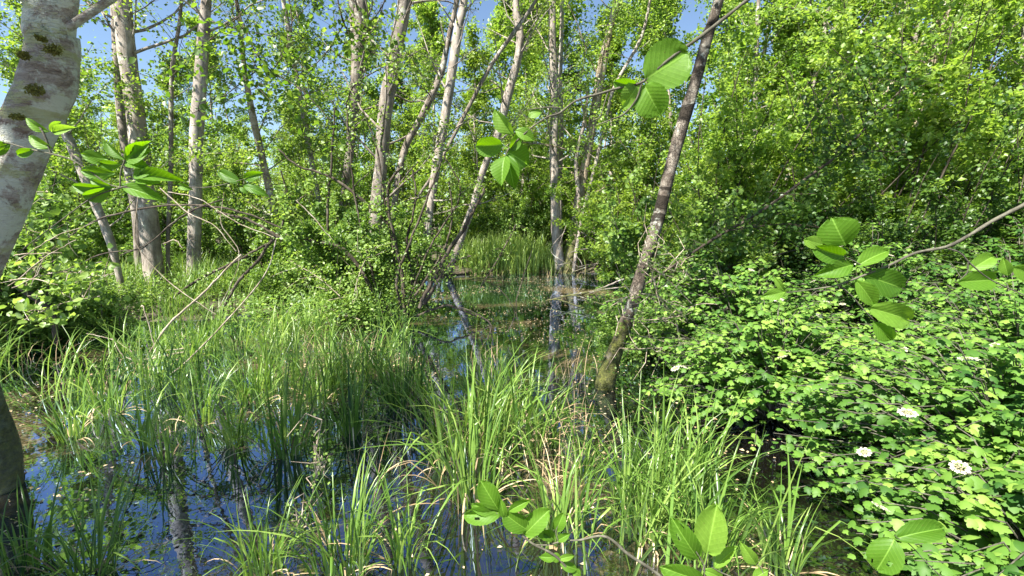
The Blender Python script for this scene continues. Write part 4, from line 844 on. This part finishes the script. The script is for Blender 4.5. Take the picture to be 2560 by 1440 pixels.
alder_twig('leafy alder twig crossing in front of the lichened trunk on the left',
    [[(-60, 345, 6), (20, 358, 6), (70, 372, 6), (130, 385, 6), (180, 400, 6), (225, 428, 5), (275, 462, 4), (330, 470, 4)], [(128, 386, 7), (112, 340, 8), (100, 318, 8)], [(60, 620, 3), (160, 545, 4), (230, 495, 5), (290, 472, 5), (340, 462, 4), (420, 462, 3), (520, 468, 3), (640, 440, 2)], [(300, 468, 5), (302, 430, 5), (312, 400, 5)]],
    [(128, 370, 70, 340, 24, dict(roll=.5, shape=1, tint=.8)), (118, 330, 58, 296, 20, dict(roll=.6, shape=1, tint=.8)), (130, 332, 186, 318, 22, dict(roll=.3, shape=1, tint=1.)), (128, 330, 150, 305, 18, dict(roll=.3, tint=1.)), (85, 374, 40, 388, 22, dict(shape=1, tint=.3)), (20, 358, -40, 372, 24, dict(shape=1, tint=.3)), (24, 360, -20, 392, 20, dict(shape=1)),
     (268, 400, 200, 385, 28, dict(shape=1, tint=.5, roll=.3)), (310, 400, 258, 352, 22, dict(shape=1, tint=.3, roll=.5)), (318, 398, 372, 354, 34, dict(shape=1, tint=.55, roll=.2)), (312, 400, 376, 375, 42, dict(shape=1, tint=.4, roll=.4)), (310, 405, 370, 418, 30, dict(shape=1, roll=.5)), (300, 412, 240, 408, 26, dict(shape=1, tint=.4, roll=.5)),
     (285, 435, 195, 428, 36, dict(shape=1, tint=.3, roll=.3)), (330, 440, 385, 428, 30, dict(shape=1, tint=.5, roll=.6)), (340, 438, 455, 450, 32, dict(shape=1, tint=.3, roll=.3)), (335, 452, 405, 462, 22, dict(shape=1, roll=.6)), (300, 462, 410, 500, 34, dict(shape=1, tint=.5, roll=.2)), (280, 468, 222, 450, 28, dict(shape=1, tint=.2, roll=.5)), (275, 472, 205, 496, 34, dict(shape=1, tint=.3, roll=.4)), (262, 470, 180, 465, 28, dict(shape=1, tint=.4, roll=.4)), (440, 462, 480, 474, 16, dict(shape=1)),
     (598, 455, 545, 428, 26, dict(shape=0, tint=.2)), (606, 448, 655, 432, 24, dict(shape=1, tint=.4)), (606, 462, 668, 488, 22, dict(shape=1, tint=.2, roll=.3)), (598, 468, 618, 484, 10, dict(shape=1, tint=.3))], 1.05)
alder_twig('alder twig with a rosette of soft green leaves at the bottom centre',
    [[(1470, 1500, 10), (1400, 1400, 8), (1330, 1358, 7), (1290, 1325, 5), (1265, 1300, 4), (1240, 1282, 3)], [(1720, 1500, 14), (1640, 1432, 11), (1570, 1385, 10), (1530, 1350, 9), (1498, 1340, 8), (1450, 1350, 6), (1410, 1352, 5), (1370, 1362, 5), (1335, 1362, 4)], [(1395, 1352, 3), (1390, 1330, 3), (1396, 1310, 2)]],
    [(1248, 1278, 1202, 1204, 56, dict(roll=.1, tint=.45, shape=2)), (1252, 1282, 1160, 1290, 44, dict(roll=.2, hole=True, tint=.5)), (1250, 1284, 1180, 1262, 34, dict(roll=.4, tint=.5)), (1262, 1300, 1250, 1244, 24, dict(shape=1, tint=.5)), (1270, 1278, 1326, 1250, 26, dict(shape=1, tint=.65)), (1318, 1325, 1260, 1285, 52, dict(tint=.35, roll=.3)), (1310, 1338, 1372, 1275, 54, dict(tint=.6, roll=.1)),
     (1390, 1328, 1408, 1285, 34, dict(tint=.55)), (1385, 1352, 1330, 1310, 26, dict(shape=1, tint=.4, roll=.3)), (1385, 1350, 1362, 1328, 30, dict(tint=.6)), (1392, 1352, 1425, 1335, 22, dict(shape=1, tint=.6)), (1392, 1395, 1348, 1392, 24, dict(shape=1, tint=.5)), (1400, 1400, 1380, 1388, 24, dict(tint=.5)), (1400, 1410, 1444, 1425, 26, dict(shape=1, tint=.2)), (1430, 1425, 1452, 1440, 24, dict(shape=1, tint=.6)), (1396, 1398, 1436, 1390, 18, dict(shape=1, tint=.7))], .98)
alder_twig('alder shoot with one large pale upright leaf and a darker leaf beside it, bottom edge',
    [[(1765, 1490, 8), (1762, 1440, 6), (1758, 1410, 4), (1740, 1378, 3)], [(1758, 1425, 5), (1766, 1400, 4), (1770, 1380, 3)], [(1880, 1500, 6), (1840, 1450, 5), (1800, 1430, 4), (1780, 1418, 3)], [(1920, 1470, 4), (1905, 1425, 3), (1892, 1410, 3)]],
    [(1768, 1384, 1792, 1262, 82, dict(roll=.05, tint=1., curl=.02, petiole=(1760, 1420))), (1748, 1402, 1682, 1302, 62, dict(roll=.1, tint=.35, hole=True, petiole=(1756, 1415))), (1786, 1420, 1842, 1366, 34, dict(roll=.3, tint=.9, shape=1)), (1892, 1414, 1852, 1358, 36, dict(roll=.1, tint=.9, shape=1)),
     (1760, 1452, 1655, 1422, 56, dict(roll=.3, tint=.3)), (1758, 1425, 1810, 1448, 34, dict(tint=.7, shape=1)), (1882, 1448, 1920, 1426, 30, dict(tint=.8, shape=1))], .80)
alder_twig('pair of drooping shaded alder leaves low over the flowering bush',
    [[(2420, 1500, 6), (2330, 1420, 4), (2275, 1362, 4), (2245, 1345, 3), (2238, 1338, 3)]],
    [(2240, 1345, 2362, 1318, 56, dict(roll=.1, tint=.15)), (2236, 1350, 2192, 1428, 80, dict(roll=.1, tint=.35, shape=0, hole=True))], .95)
